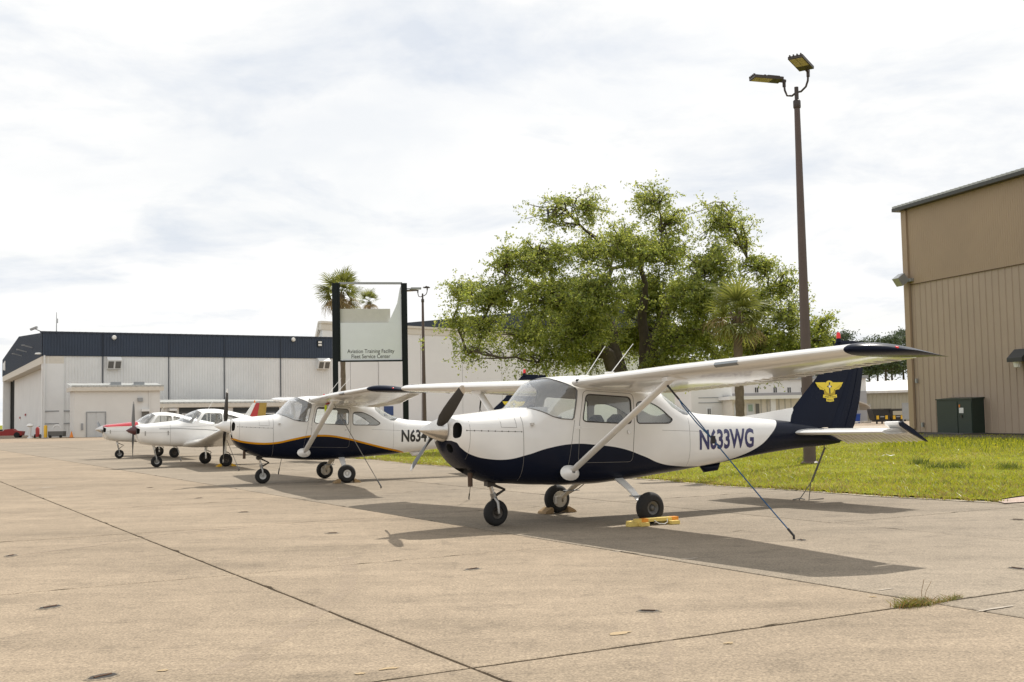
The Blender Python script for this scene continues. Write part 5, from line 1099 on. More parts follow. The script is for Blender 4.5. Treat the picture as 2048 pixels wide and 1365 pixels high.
def low_wing(label, pos, hd, key, spinm, topred, prop_ang, stripe_m, finm, group):
    root = thing('low_wing_plane', label, 'airplane', (*pos, 0), hd, group); fu = Fuse(LS, 56)
    def extra(t, sp, mth, res):
        if not topred: return res
        a = mth('MULTIPLY', mth('SUBTRACT', sp.outputs[2], mth('ADD', 1.285, mth('MULTIPLY', sp.outputs[0], .02))), 300, True); b_ = mth('MULTIPLY', mth('SUBTRACT', 1.62, sp.outputs[0]), 60, True); m2 = t.nodes.new('ShaderNodeMix'); m2.data_type = 'RGBA'; link(t, mth('MULTIPLY', a, b_), m2.inputs[0]); link(t, res, m2.inputs[6]); m2.inputs[7].default_value = (.42, .012, .022, 1); return m2.outputs[2]
    sch = scheme('livery_' + key, (.80, .79, .765), (.80, .79, .765), [(.3, .3), (4, .3), (6, .3)], None, extra=extra)
    rs = [fu.ring(x) for x in fu.stations(.30, 1.30, .04)]; mb = MB(); mb.rings(rs); me = mb.mesh('cowling'); me.materials.append(sch); me.materials.append(M_BLK); ct = MB()
    for s in (-1, 1): ct.prism(fillet([(s * .15, 1.08), (s * .40, 1.09), (s * .41, 1.25), (s * .17, 1.30)], .04, 3), lambda u, v, t: (t, u, v), .2, .44)
    cm = ct.mesh('cut'); cm.materials.append(M_BLK); me = boolean(me, cm, 'DIFFERENCE', 'TRANSFER'); cowl = link_mesh('cowling', smooth_mesh(me, 35), [], root)
    shield = [(1.55, 1.50), (1.78, 1.42), (1.98, 1.38), (2.04, 1.40), (2.30, 1.72), (2.22, 1.80), (2.12, 2.0), (1.55, 2.0)]; w1 = fillet([(2.16, 1.375), (2.40, 1.72), (2.95, 1.70), (2.95, 1.36)], .06); w2 = fillet([(3.02, 1.36), (3.02, 1.69), (3.30, 1.63), (3.72, 1.47), (3.62, 1.36)], .06)
    xs = fu.stations(1.30, 4.2, .06); n = fu.n; side = lambda u, v, t: (u, t, v)
    def shell_mb(o0, o1):
        mb = MB(); mb.rings([fu.ring(x, o0) for x in xs], cap=False); k0 = len(mb.v); mb.rings([fu.ring(x, o1) for x in xs], cap=False, flip=True, m=1); last = (len(xs) - 1) * n
        for j in range(n):
            q = (j + 1) % n; mb.f.append((j, k0 + j, k0 + q, q)); mb.f.append((last + j, last + q, k0 + last + q, k0 + last + j)); mb.m += [0, 0]
        return mb
    sh = shell_mb(0, .022).mesh('cabin'); sh.materials.append(sch); sh.materials.append(M_TRIM); ct = MB()
    for p_ in (shield, w1, w2): ct.prism(p_, side, -1, 1)
    cm = ct.mesh('cut'); cm.materials.append(M_SEAL); cabin = link_mesh('cabin', smooth_mesh(boolean(sh, cm, 'DIFFERENCE', 'TRANSFER'), 35), [], root)
    for name, p_, m_ in (('window', w1, M_GLASS), ('window', w2, M_GLASS), ('windshield', shield, M_SHIELD)):
        c = MB(); c.prism(p_, side, -1, 1); gm = shell_mb(.006, .012); gm.m = [0] * len(gm.m); g = boolean(gm.mesh('pane'), c.mesh('cut'), 'INTERSECT')
        for sgn in ((-1, 1) if name == 'window' else (0,)):
            h = g.copy()
            if sgn: bm = bmesh.new(); bm.from_mesh(h); bmesh.ops.delete(bm, geom=[v for v in bm.verts if v.co.y * sgn < 0], context='VERTS'); bm.to_mesh(h); bm.free()
            h.materials.clear(); link_mesh(name, smooth_mesh(h, 35), m_, cabin)
    mb = MB(); mb.box((1.85, 0, 1.15), (.35, .95, .45)); mb.build('instrument_panel', M_BLADE, cabin); mb = MB(); mb.box((2.9, 0, .76), (2.3, .9, .04)); mb.build('cabin_floor', M_TRIM, cabin)
    for s in (-1, 1):
        st = MB(); st.tube([(2.5, s * .27, 1.0), (2.9, s * .27, .98)], .22, 10, sq=.4); st.tube([(2.92, s * .27, 1.0), (3.02, s * .27, 1.3), (3.06, s * .27, 1.5)], [.2, .21, .1], 10, sq=.4); st.build('seat', M_TRIM, cabin, 60)
        mb = MB(); surf_line(fu, [(.38, 1.12), (1.28, 1.11)], s, .003, mb, .001); surf_line(fu, [(1.29, 1.44), (1.29, .74)], s, .003, mb, .001); mb.build('cowl_seam', M_SEAM, cowl)
        for x in (.52, 1.22): mb = MB(); mb.box((x, s * (fu.hw(x, 1.12) + .003), 1.10), (.035, .012, .14)); mb.build('cowl_latch', M_STEEL, cowl)
        if stripe_m is not None:
            mb = MB(); surf_line(fu, [(.95, 1.235), (1.6, 1.23), (2.4, 1.18), (3.4, 1.07), (4.15, 1.0)], s, .009, mb, -.004); mb.build('stripe', stripe_m, cabin); mb = MB(); surf_line(fu, [(1.3, 1.27), (2.4, 1.30), (4.1, 1.30)], s, .006, mb, -.003); mb.build('stripe', M_GREY, cabin)
        else:
            mb = MB(); surf_line(fu, [(.40, 1.272), (1.28, 1.285)], s, .008, mb, -.004); mb.build('stripe', mat('gold_stripe', (.45, .30, .08), .4), cowl)
    mb = MB(); mb.rings([fu.ring(x) for x in fu.stations(4.2, 6.95, .1)]); boom = mb.build('tail_boom', sch, root, 40)
    dih = R(7); wsec = lambda y, s: (s * y, (1.72 + (min(y, 1.0) - .5) / .5 * .33 if y < 1.0 else 2.05), (3.67 - (1.72 + (min(y, 1.0) - .5) / .5 * .33) if y < 1.0 else 1.62), .735 + (y - .5) * math.tan(dih), R(2))
    for s in (-1, 1):
        wg = wing_piece([wsec(y, s) for y in (.42, .6, .8, 1.0, 1.6, 2.6, 3.6, 4.35)], 0, .77, thick=1.15).build('wing', M_PWD, root, 40)
        wing_piece([wsec(y, s) for y in (.55, 2.3)], .775, 1.0, thick=1.15, n=6).build('flap', M_PWD, wg, 40); wing_piece([wsec(y, s) for y in (2.34, 4.33)], .775, 1.0, thick=1.15, n=6).build('aileron', M_PWD, wg, 40)
        q = wsec(4.35, s); rr = []
        for t in (0, .4, .75, .95, 1.0):
            rr.append([(q[1] + .25 * t * t + (q[2] - .3 * t * t) * u, s * (4.35 + .22 * t), q[3] + .02 * t + q[2] * (v * 1.15 * (1 - t ** 2.2 * .95) - .035 * u)) for u, v in foil(0, 1, 12)])
        mb = MB(); mb.rings(rr); mb.build('wing_tip', M_PW, wg, 50)
        stb = wing_piece([(s * y, 6.10, .80, 1.0, 0) for y in (.05, .8, 1.5)], 0, 1, thick=.8, m=0, n=10).build('stabilator', M_PW, root, 40)
        w_ = wheel(root, (2.83, s * 1.5, .205), .207, .15, M_DKST); wz = wsec(1.5, s)[3]; mb = MB(); mb.tube([(2.83, s * 1.40, wz), (2.83, s * 1.40, .45)], .05, 10); lg = mb.build('main_strut', M_PW, root, 50); mb = MB(); mb.tube([(2.83, s * 1.40, .5), (2.83, s * 1.40, .2)], .032, 10); mb.tube([(2.83, s * 1.41, .205), (2.83, s * 1.47, .205)], .03, 8); mb.build('oleo', M_ALU, lg, 50)
        mb = MB(); mb.tube([(2.87, s * 1.40, .45), (3.02, s * 1.40, .38), (2.88, s * 1.40, .25)], .012, 6); mb.tube([(2.83, s * 1.38, .5), (2.98, s * 1.36, .42), (3.0, s * 1.36, .28), (2.87, s * 1.4, .2)], .007, 6); mb.build('torque_link', M_DKST, lg, 50)
    fz = [1.12, 1.4, 1.8, 2.1, 2.2]; le = pchip([1.12, 2.2], [5.75, 6.50]); hg = pchip([1.12, 2.2], [6.60, 6.80]); te = pchip([1.0, 2.2], [6.98, 7.12]); sym = [(0, 0), (.08, .6), (.35, 1.), (1, .8)]
    mb = MB(); mb.rings([[(le(z) + (hg(z) - .01 - le(z)) * u, .05 * v * (1.5 - .4 * z), z) for u, v in sym] + [(le(z) + (hg(z) - .01 - le(z)) * u, -.05 * v * (1.5 - .4 * z), z) for u, v in sym[:0:-1]] for z in fz]); fin = mb.build('fin', finm[0], root, 40)
    mb = MB(); mb.rings([[(hg(z) - .24 * 0 + (te(z) - hg(z)) * u, v * .04 * (1.5 - .4 * z), z) for u, v in ((0, .7), (.5, .5), (1, .05), (1, -.05), (.5, -.5), (0, -.7))] for z in (1.0, 1.5, 2.2)]); mb.build('rudder', finm[1], root, 40)
    if finm[2]:
        mb = MB(); zz_ = (1.2, 1.6, 2.0, 2.2)
        for s in (-1, 1): mb.rings([[(le(z) + (hg(z) - le(z)) * .42, s * .0545 * (1.5 - .4 * z), z), (hg(z) - .01, s * .0445 * (1.5 - .4 * z), z)] for z in zz_], closed=False, cap=False)
        mb.build('fin_stripe', finm[2], fin, fix=False)
    mb = MB(); mb.lathe([(.03, -.02), (.03, .05), (.02, .09), (0, .1)], (6.58, 0, 2.22), (0, 0, 1), 10); mb.build('beacon', M_REDL if key == 'maroon' else M_ORANGE, fin, 50)
    mb = MB(); mb.lathe([(0, 0), (.012, .004), (.06, .08), (.11, .17), (.145, .26), (.15, .29), (.1, .291)], (0, 0, 1.2), (1, 0, 0), 28); sp_ = mb.build('spinner', spinm, root, 40)
    for a in (prop_ang, prop_ang + math.pi): blade(sp_, (.22, 0, 1.2), a, .94, None, M_STEEL, M_BLADEB)
    wheel(root, (.95, 0, .18), .182, .14, M_STEEL, 'nose_wheel'); up_ = Vector((.84, 0, .76)); fk = Vector((.92, 0, .39)); mb = MB(); mb.tube([up_, up_.lerp(fk, .5)], .045, 10); gr = mb.build('nose_strut', M_PW, root, 50); mb = MB(); mb.tube([up_.lerp(fk, .5), fk], .028, 10)
    for s in (-1, 1): mb.tube([fk, fk + Vector((.01, s * .085, -.04)), Vector((.95, s * .09, .18))], .02, 8)
    mb.build('fork', M_STEEL, gr, 50); mb = MB(); e = fk + Vector((.2, 0, .14)); mb.tube([fk, e, up_.lerp(fk, .3)], .016, 8); mb.build('torque_link', M_DKST, gr, 50)
    mb = MB(); mb.tube([(2.6, 0, 1.84), (2.75, 0, 2.1)], .006, 6); mb.build('antenna', M_PW, cabin)
    return root
M_MAROON = paint('maroon_spinner', (.075, .016, .022), .3, .4); M_FRED = paint('fin_red', (.45, .02, .02), .3, .4); M_FGOLD = mat('rudder_gold', (.40, .26, .06), .4)
low_wing('white low wing plane with maroon spinner and thin black side stripe', (-12.40, 36.75), R(27.3), 'maroon', M_MAROON, False, R(96), M_BLACKINK, (M_PW, M_PW, None), 'low wing planes at the end of the row')
low_wing('white low wing plane with red cowling top and red and gold tail', (-16.98, 46.6), R(28.7), 'redtop', M_ALU, True, R(20), None, (M_PW, M_FGOLD, M_FRED), 'low wing planes at the end of the row')
# ================================================================== SMALL THINGS
def W_of(root, v): return Matrix.Translation(root.location) @ Matrix.Rotation(root.rotation_euler.z, 4, 'Z') @ Vector(v)
M_ROPE = mat('blue_rope', (0.02, 0.085, 0.19), 0.8, var=0.5, scale=60); M_ROPEG = mat('grey_strap', (0.16, 0.15, 0.13), 0.85, var=0.2, scale=20); M_HOOK = mat('black_hook', (.012, .012, .012), .5)
M_WOOD = mat('chock_wood', (.30, .20, .10), .85, var=.2, scale=10); M_CHY = mat('yellow_chock', (.66, .50, .14), .7, var=.12, scale=9); M_CHO = mat('orange_band', (.70, .27, .02), .6)
def sag(a, b, s, n=10): a, b = Vector(a), Vector(b); return [a.lerp(b, i / n) - Vector((0, 0, s * math.sin(math.pi * i / n))) for i in range(n + 1)]
# blue tie-down of the nearest plane's port wing, doubled rope to the cleat then single
def rope(label, a, g, m, r=.009, double=None, cat='rope', group=None, hooks=True):
    o = thing('tie_down_rope', label, cat, (g[0], g[1], 0), 0, group); b_ = Vector((g[0], g[1], .05)); inv_ = -Vector((g[0], g[1], 0)); a = Vector(a)
    if double:
        mid = a.lerp(b_, double); d = (b_ - a).normalized(); sd = d.cross(Vector((0, 0, 1))).normalized() * .05
        mb = MB(); st = a.lerp(b_, .10); mb.tube([p + inv_ for p in (a, st)], .012, 6); h = mb.build('hook', M_HOOK, o)
        mb = MB(); mb.tube([p + inv_ for p in (st, st.lerp(mid, .15) + sd * .8, st.lerp(mid, .6) + sd, mid)], r, 7); mb.tube([p + inv_ for p in (st, st.lerp(mid, .5) - sd * .35, mid)], r, 7); mb.build('rope_loop', m, o, 60)
        mb = MB(); mb.box(mid + inv_, (.05, .05, .09)); mb.build('cleat', M_HOOK, o); a = mid
    mb = MB(); mb.tube([p + inv_ for p in sag(a, b_, .01)], r, 7); mb.build('rope', m, o, 60)
    if hooks: mb = MB(); q = a.lerp(b_, .93); mb.tube([p + inv_ for p in (q, b_, b_ + Vector((.0, 0, -.04)))], r * 1.9, 7); mb.build('ground_hook', M_HOOK, o)
    return o
ring = lambda X, s: X @ Vector((2.215, s * 2.30, 1.76))
rope('blue rope from the strut of N633WG down to the apron', W_of(pl1, ring(X1, -1)), on_ground(1588, 1081), M_ROPE, .0075, .38)
rope('thin dark rope behind the nose wheel of N633WG', W_of(pl1, ring(X1, 1)), on_ground(938, 1001), M_ROPEG, .006, .4)
rope('thin grey strap from the strut of N634WG to the apron', W_of(pl2, ring(X2, -1)), on_ground(762, 978), M_ROPEG, .008)
rope('thin strap on the far side of N634WG', W_of(pl2, ring(X2, 1)), on_ground(557, 950), M_ROPEG, .008)
# tail strap that splits to two anchors
g1, g2 = on_ground(1598, 1001), on_ground(1618, 1000); tr_ = W_of(pl1, (7.2, 0, .84)); o = thing('tail_strap', 'grey strap from the tail of N633WG splitting to two ground rings', 'strap', (g1.x, g1.y, 0)); iv = -Vector((g1.x, g1.y, 0)); kn = tr_.lerp((g1 + g2) / 2, .68)
mb = MB(); mb.tube([tr_ + iv, kn + iv], .010, 6); mb.tube([tr_ + iv + Vector((.02, .02, 0)), kn + iv + Vector((.03, 0, .02))], .008, 6); mb.build('strap', M_ROPEG, o, 60)
mb = MB(); mb.tube([kn + iv, g1 + iv], .008, 6); mb.build('strap_leg', M_ROPEG, o); mb = MB(); mb.tube([kn + iv, g2 + iv, g2 + iv + Vector((.25, .05, .01))], .009, 6); mb.build('strap_leg', M_ROPEG, o)
mb = MB(); mb.tube([g1 + iv + Vector((-.1, 0, .012)), g1 + iv + Vector((.02, 0, .03)), g1 + iv + Vector((.1, .02, .012))], .012, 6); mb.build('ground_ring', M_STEEL, o)

# chocks
def place_local(root, x, y): p = W_of(root, (x, y, 0)); return p
hd1 = pl1.rotation_euler.z
p = place_local(pl1, 2.80, -1.27); o = thing('wheel_chock', 'pale yellow wooden chock frame with orange bands beside a main wheel', 'chock', p, hd1 - R(4))
mb = MB(); mb.box((-.05, -.03, .068), (.62, .09, .042)); mb.build('rail', M_CHY, o)
for x in (-.27, .20):
    mb = MB(); mb.box((x - .02, .02, .024), (.13, .36, .046)); mb.build('cross_block', M_CHY, o); mb = MB(); mb.box((x + .03, -.031, .068), (.10, .094, .044)); mb.build('orange_band', M_CHO, o)
mb = MB(); mb.box((-.40, -.05, .022), (.18, .09, .042)); mb.build('rail_end', M_CHY, o)
mb = MB(); mb.tube([(-.1, -.08, .06), (-.05, -.11, .02), (.03, -.12, .012), (.09, -.1, .03), (.1, -.08, .07)], .006, 6); mb.build('cord', M_PAPER, o, 60)
def wedge(root, x, y, m, label, sgn, group):
    p = place_local(root, x, y); o = thing('wheel_chock', label, 'chock', p, root.rotation_euler.z, group); mb = MB(); mb.prism([(0, 0), (sgn * .15, 0), (sgn * .13, .03), (sgn * .02, .09), (0, .07)], lambda u, v, t: (u, t, v + .002), -.11, .11); mb.build('wedge', m, o); return o
for sgn, x in ((-1, 2.80 - .13), (1, 2.80 + .13)): wedge(pl1, x, 1.12, M_WOOD, 'brown wooden wedge against the wheel with the bare brake disc on N633WG', sgn, 'wooden wedges at a wheel of N633WG')
for sgn, x in ((-1, 2.80 - .16), (1, 2.80 + .16)): wedge(pl2, x, -1.12, M_WOOD, 'small wooden wedge at the white hubbed main wheel of N634WG', sgn, 'wooden wedges at a wheel of N634WG')
lows = [x for x in bpy.data.objects if x.name.startswith('low_wing_plane') and x.parent is None]
for sgn, x in ((-1, 2.83 - .16), (1, 2.83 + .16)): wedge(lows[0], x, -1.5, M_YEL, 'yellow wedge at a main wheel of the maroon spinner plane', sgn, 'yellow wedges at the maroon spinner plane')
rope('pale thin rope beside the wheel of the maroon spinner plane', W_of(lows[0], (2.6, -2.6, .86)), on_ground(478, 943), M_ROPEG, .009)
rope('pale slack rope under the wing of the red cowled plane', W_of(lows[1], (2.6, -2.6, .86)), on_ground(362, 924), M_ROPEG, .009)
# yellow pitot cover hanging from the wing of N634WG
q = W_of(pl2, X2 @ Vector((2.25, -1.35, 1.82))); o = thing('pitot_cover', 'bright yellow ribbon tag hanging under the wing of N634WG', 'tag', q); mb = MB(); mb.box((0, 0, -.20), (.05, .008, .26), pl2.rotation_euler.z); mb.build('ribbon', mat('hi_vis_yellow', (.62, .75, .02), .5), o); mb = MB(); mb.tube([(0, 0, -.05), (.1, .04, -.02), (.16, .06, -.03)], .02, 6); mb.build('cover', M_RED, o)

# tie-down anchors set in the concrete
M_RUST = mat('rusty_iron', (.11, .06, .035), .85, .3, var=.4, scale=20); M_HOLE = mat('anchor_pit_shade', (.03, .026, .022), .95, var=.4, scale=18)
anchors = [((22, 1112), .13), ((100, 1215), .15), ((205, 1354), .14), ((665, 1067), .12), ((945, 1139), .13), ((1297, 1223), .12), ((488, 1025), .12), ((1603, 1081), .12), ((2034, 1138), .14), ((2036, 1040), .13), ((300, 976), .12), ((398, 997), .12)]
def anchor_mesh():
    mb = MB(); ra = random.Random(3); n = 22; e = [(1 + ra.uniform(-.1, .12)) for _ in range(n)]
    mk = lambda s, z: [(math.cos(2 * math.pi * i / n) * s * e[i] * 1.25, math.sin(2 * math.pi * i / n) * s * e[i] * .8, z) for i in range(n)]
    mb.rings([mk(1.22, .0005), mk(1.05, .006), mk(.97, .004)], cap=False); return mb
ANL = {(1603, 1081): 'iron tie-down anchor in the concrete that the blue rope hooks into', (665, 1067): 'tie-down pit in the concrete beside the propeller shadow of N633WG', (1297, 1223): 'tie-down pit between the yellow paint flecks and the plane shadow', (488, 1025): 'tie-down pit in front of the wing shadow of N634WG'}
for i, (pp, s) in enumerate(anchors):
    g = on_ground(*pp); o = thing('tie_down_anchor', ANL.get(pp, 'rusty iron tie-down bar in a worn oval pit in the concrete'), 'anchor', (g.x, g.y, 0), random.uniform(0, 3), 'tie-down anchors sunk in the apron'); o.scale = (s * .52, s * .52, 1)
    anchor_mesh().build('rim', M_CON2, o, fix=False)
    n = 22; mb = MB(); mb.add([(math.cos(2 * math.pi * k / n) * 1.2, math.sin(2 * math.pi * k / n) * .78, .0045) for k in range(n)], [tuple(range(n))]); mb.build('pit', M_HOLE, o, fix=False)  # flat disk, its dark colour paints the shade inside a sunken pit
    mb = MB(); mb.tube([(-.8, 0, .003), (-.3, .05, .018), (.35, -.04, .02), (.85, 0, .003)], [.09, .09, .09, .09], 6); mb.v = [(x, y, max(.003, min(.012, z * .12 + .006))) for x, y, z in mb.v]; mb.build('bar', M_RUST, o)

# paint flecks on the concrete
M_FLY = mat('worn_yellow_paint', (.36, .265, .15), .9, var=.2, scale=30); M_FLW = mat('worn_white_paint', (.36, .31, .25), .9, var=.2, scale=30)
def fleck(px, py, L, Wd, m, nm, lab, seed, rz):
    r_ = random.Random(seed); g = on_ground(px, py); n = 14; pts = [(math.cos(2 * math.pi * i / n) * L * r_.uniform(.45, 1.1), math.sin(2 * math.pi * i / n) * Wd * r_.uniform(.35, 1.2)) for i in range(n)]; mb = MB(); mb.add([(x, y, 0) for x, y in pts], [tuple(range(n))]); o = mb.build(nm, m, None, fix=False); o.location = (g.x, g.y, .0035); o.rotation_euler.z = rz; tag(o, lab, 'paint mark', 'worn paint flecks on the apron')
for i, (x, y, L, Wd, c) in enumerate(((1240, 1267, .10, .05, 0), (1458, 1287, .05, .035, 0), (778, 1338, .07, .035, 0), (722, 1348, .04, .03, 0), (325, 1342, .05, .025, 0), (1770, 1180, .12, .02, 1), (1240, 1103, .16, .018, 1), (1990, 1218, .3, .03, 1), (1745, 1194, .05, .03, 0), (95, 975, .25, .12, 1), (1380, 1118, .12, .03, 1))):
    fleck(x, y, L, Wd, M_FLW if c else M_FLY, 'paint_fleck', 'worn white paint fleck on the concrete apron' if c else 'worn yellow paint fleck on the concrete apron', i, GA)

# weeds in the joint crossing
M_WEED = leaf_mat('weed_blade', (.10, .13, .02), (.22, .20, .04), .35); M_WEEDR = leaf_mat('weed_dry', (.24, .13, .04), (.28, .19, .07), .25)
def blades(cent, h, wd, rng, lean=.5):
    n = len(cent); a = rng.uniform(0, 6.283, n); ln = rng.normal(0, lean, (n, 2)) * h[:, None]; P = np.zeros((n, 4, 3)); sx = np.stack([np.cos(a), np.sin(a)], 1) * wd[:, None] * .5
    P[:, 0, :2] = cent[:, :2] - sx; P[:, 1, :2] = cent[:, :2] + sx; P[:, 0, 2] = P[:, 1, 2] = cent[:, 2]
    P[:, 2, :2] = cent[:, :2] + ln * .55 + sx * .5; P[:, 2, 2] = cent[:, 2] + h * .62; P[:, 3, :2] = cent[:, :2] + ln; P[:, 3, 2] = cent[:, 2] + h; return P
rg = np.random.default_rng(9)
def weed(px0, px1, py0, py1, n, h, label, spread):
    a, c = on_ground(px0, py0), on_ground(px1, py1); o = thing('weed_tuft', label, 'weed', (a + c) / 2); t = rg.uniform(0, 1, n); cc = np.array(a)[None] * (1 - t[:, None]) + np.array(c)[None] * t[:, None] + rg.normal(size=(n, 3)) * np.array([spread, spread, 0]); cc -= np.array((a + c) / 2)[None]; cc[:, 2] = 0
    quads_np('blade_tuft', blades(cc, rg.uniform(.3, 1, n) * h, rg.uniform(.004, .009, n), rg, .9), [M_WEED, M_WEEDR], o, (rg.uniform(size=n) < .3).astype(int))
weed(1800, 1858, 1216, 1209, 420, .075, 'green and reddish grass tuft where two apron joints cross', .03)
weed(1868, 1922, 1208, 1196, 140, .05, 'thin row of small weeds along the apron joint', .012)
a = on_ground(1842, 1205); o = thing('weed_stalk', 'two thin dry grass stalks standing over the apron weeds', 'weed', a); mb = MB(); mb.tube([(0, 0, 0), (.01, 0, .09), (.03, 0, .17)], .002, 4); mb.build('stalk', M_WEEDR, o); mb = MB(); mb.tube([(.02, 0, 0), (.05, .02, .08), (.09, .02, .15)], .002, 4); mb.build('stalk', M_WEEDR, o)

# grass blades on the turf, denser towards the concrete
M_GR1 = leaf_mat('grass_blade', (.18, .215, .010), (.32, .335, .022), .42); M_GR2 = leaf_mat('grass_blade_dry', (.24, .18, .055), (.32, .24, .08), .3); M_GR3 = leaf_mat('grass_blade_dark', (.07, .105, .010), (.11, .14, .018), .35)
rg = np.random.default_rng(21); C = []
poly = np.array(TURF)
def in_poly(x, y, poly):
    c = np.zeros(len(x), bool); n = len(poly); j = n - 1
    for i in range(n):
        xi, yi = poly[i]; xj, yj = poly[j]; k_ = ((yi > y) != (yj > y)) & (x < (xj - xi) * (y - yi) / (yj - yi + 1e-12) + xi); c ^= k_; j = i
    return c
for (y0, y1, n) in ((16, 26, 90000), (26, 40, 90000), (40, 62, 60000)):
    y = rg.uniform(y0, y1, n); x = rg.uniform(-.24, .50, n) * y; k_ = in_poly(x, y, poly); C.append(np.stack([x[k_], y[k_], np.full(k_.sum(), .028)], 1))
# a fringe that spills a little over the edge
E_ = np.array(EDGE_F); ii = rg.integers(0, len(E_), 16000); C.append(np.concatenate([E_[ii] + rg.normal(0, .07, (16000, 2)), np.full((16000, 1), .008)], 1))
C = np.concatenate(C); n = len(C); pn = np.sin(C[:, 0] * 1.7 + np.sin(C[:, 1] * .9) * 2) * np.sin(C[:, 1] * 1.3 + np.sin(C[:, 0] * .7) * 1.5)
h = rg.uniform(.025, .075, n) * (1 + .35 * pn); keep = rg.uniform(size=n) < (.72 + .28 * pn); C, h, pn = C[keep], h[keep], pn[keep]; n = len(C)
ed_ = E_[::6]; near_edge = np.exp(-np.min(np.hypot(C[:, 0:1] - ed_[None, :, 0], C[:, 1:2] - ed_[None, :, 1]), 1) / 1.1)
mi = np.where(rg.uniform(size=n) < .16 + .12 * (pn < -.4) + .35 * near_edge, 1, np.where(rg.uniform(size=n) < .10 + .1 * (pn > .5), 2, 0))
gb = quads_np('grass', blades(C, h, rg.uniform(.010, .022, n) * np.maximum(1, C[:, 1] / 28), rg, .75), [M_GR1, M_GR2, M_GR3], None, mi); tag(gb, 'short yellow green grass with dry patches along the apron', 'grass', kind='stuff')
# taller dark tufts and yellow flowers
for px, py in ((1838, 932), (1872, 941), (2020, 942), (1915, 940), (1618, 928)):
    g = on_ground(px, py); n = 130; cc = rg.normal(size=(n, 3)) * np.array([.12, .12, 0]); o = thing('grass_tuft', 'taller dark green grass tuft standing in the lawn' if px != 1618 else 'grass tuft left uncut at the foot of the tall lamp post', 'grass tuft', (g.x, g.y, .03), 0, 'dark tufts in the lawn' if px != 1618 else None); quads_np('blade_tuft', blades(cc, rg.uniform(.08, .2, n), rg.uniform(.012, .022, n), rg, .45), [M_GR3], o)
fl = []
for _ in range(110):
    px, py = rg.uniform(1780, 2048), abs(rg.normal(0, 12)) + 884
    if rg.uniform() < .12: px, py = rg.uniform(1640, 2040), rg.uniform(900, 960)
    g = on_ground(px, py); z = rg.uniform(.08, .22); s = rg.uniform(.014, .028)
    for a in (0, math.pi / 2): d = np.array([math.cos(a), math.sin(a), 0]) * s; u = np.array([0, 0, s * .7]); c = np.array([g.x, g.y, z]); fl.append([c - d - u, c + d - u, c + d + u, c - d + u])
tag(quads_np('wildflowers', np.array(fl), [mat('yellow_petal', (.75, .68, .05), .7, var=0)]), 'scattered small yellow wildflowers in the lawn before the tan building', 'flowers', kind='stuff')
g_ = np.random.default_rng(31); pts_ = []
for _ in range(2600):
    px = g_.uniform(1760, 2048); py = 883 + abs(g_.normal(0, 9)); g = on_ground(px, py); pts_.append((g.x, g.y, .03))
pts_ = np.array(pts_); tag(quads_np('tall_grass', blades(pts_, g_.uniform(.08, .26, len(pts_)), g_.uniform(.02, .035, len(pts_)), g_, .35), [M_GR1, M_GR3], None, (g_.uniform(size=len(pts_)) < .25).astype(int)), 'strip of longer grass at the far side of the lawn', 'grass', kind='stuff')
g = on_ground(1776, 917); o = thing('litter', 'crumpled pale litter lying on the lawn', 'litter', (g.x, g.y, .06)); mb = MB(); mb.add([(-.2, 0, .0), (-.05, .05, .05), (.08, -.02, .01), (.22, .03, .04), (.1, .1, .02), (-.1, .1, .03)], [(0, 1, 5), (1, 2, 4, 5), (2, 3, 4)]); mb.build('scrap', M_PAPER, o, fix=False)

# pad-mounted transformer by the tan building
M_TRF = mat('transformer_green', (0.016, 0.030, 0.022), 0.45, var=0.12, scale=3)
ta, tb = on_ground(1876, 871), on_ground(1947, 872); L = (tb - ta).length; rz = math.atan2(tb.y - ta.y, tb.x - ta.x); o = thing('transformer_cabinet', 'dark green pad mounted transformer cabinet beside the tan building', 'transformer', ta, rz); Ht = at_depth(1876, 799, ta.y).z
mb = MB(); mb.box((L / 2, .75, .06), (L + .3, 3.0, .14)); mb.build('pad', mat('pad_concrete', (.10, .09, .08), .9), o)
mb = MB(); mb.box((L / 2, .5, Ht / 2 + .05), (L, 1.0, Ht - .1)); mb.build('cabinet', M_TRF, o)
mb = MB(); mb.prism([(-.05, Ht - .05), (-.05, Ht), (1.02, Ht + .08), (1.02, Ht)], lambda u, v, t: (t, u, v), -.04, L + .04); mb.build('lid', M_TRF, o)
for s in range(2): mb = MB(); mb.box((L * (.30 + .5 * s), -.012, Ht / 2), (L * (.58 if s == 0 else .37), .03, Ht * .86)); d = mb.build('door', M_TRF, o)
mb = MB(); mb.box((L * .72, -.05, Ht * .52), (.06, .05, .12)); mb.build('door_handle', M_DKST, o)
mb = MB(); mb.box((L * .71, -.03, Ht * .68), (.30, .01, .26)); mb.build('notice', M_PAPER, o); mb = MB(); mb.box((L * .66, -.03, Ht * .80), (.08, .01, .14)); mb.box((.14, -.018, Ht * .88), (.22, .01, .08)); mb.build('warning_label', M_ORANGE, o)
mb = MB(); mb.box((L * .55 + .5, 1.75, Ht * .46), (L * .85, 1.5, Ht * .9)); 
for i in range(9): mb.box((L * .55 + .5 + L * .44, 1.15 + .15 * i, Ht * .46), (.12, .02, Ht * .7))
mb.build('cooling_tank', M_TRF, o); mb = MB(); mb.lathe([(.0, -.2), (.09, -.2), (.09, .2), (0, .2)], (L * 1.02 + .15, .9, Ht * .9), (1, 0, 0), 12); mb.build('bushing', M_ALU, o, 40)

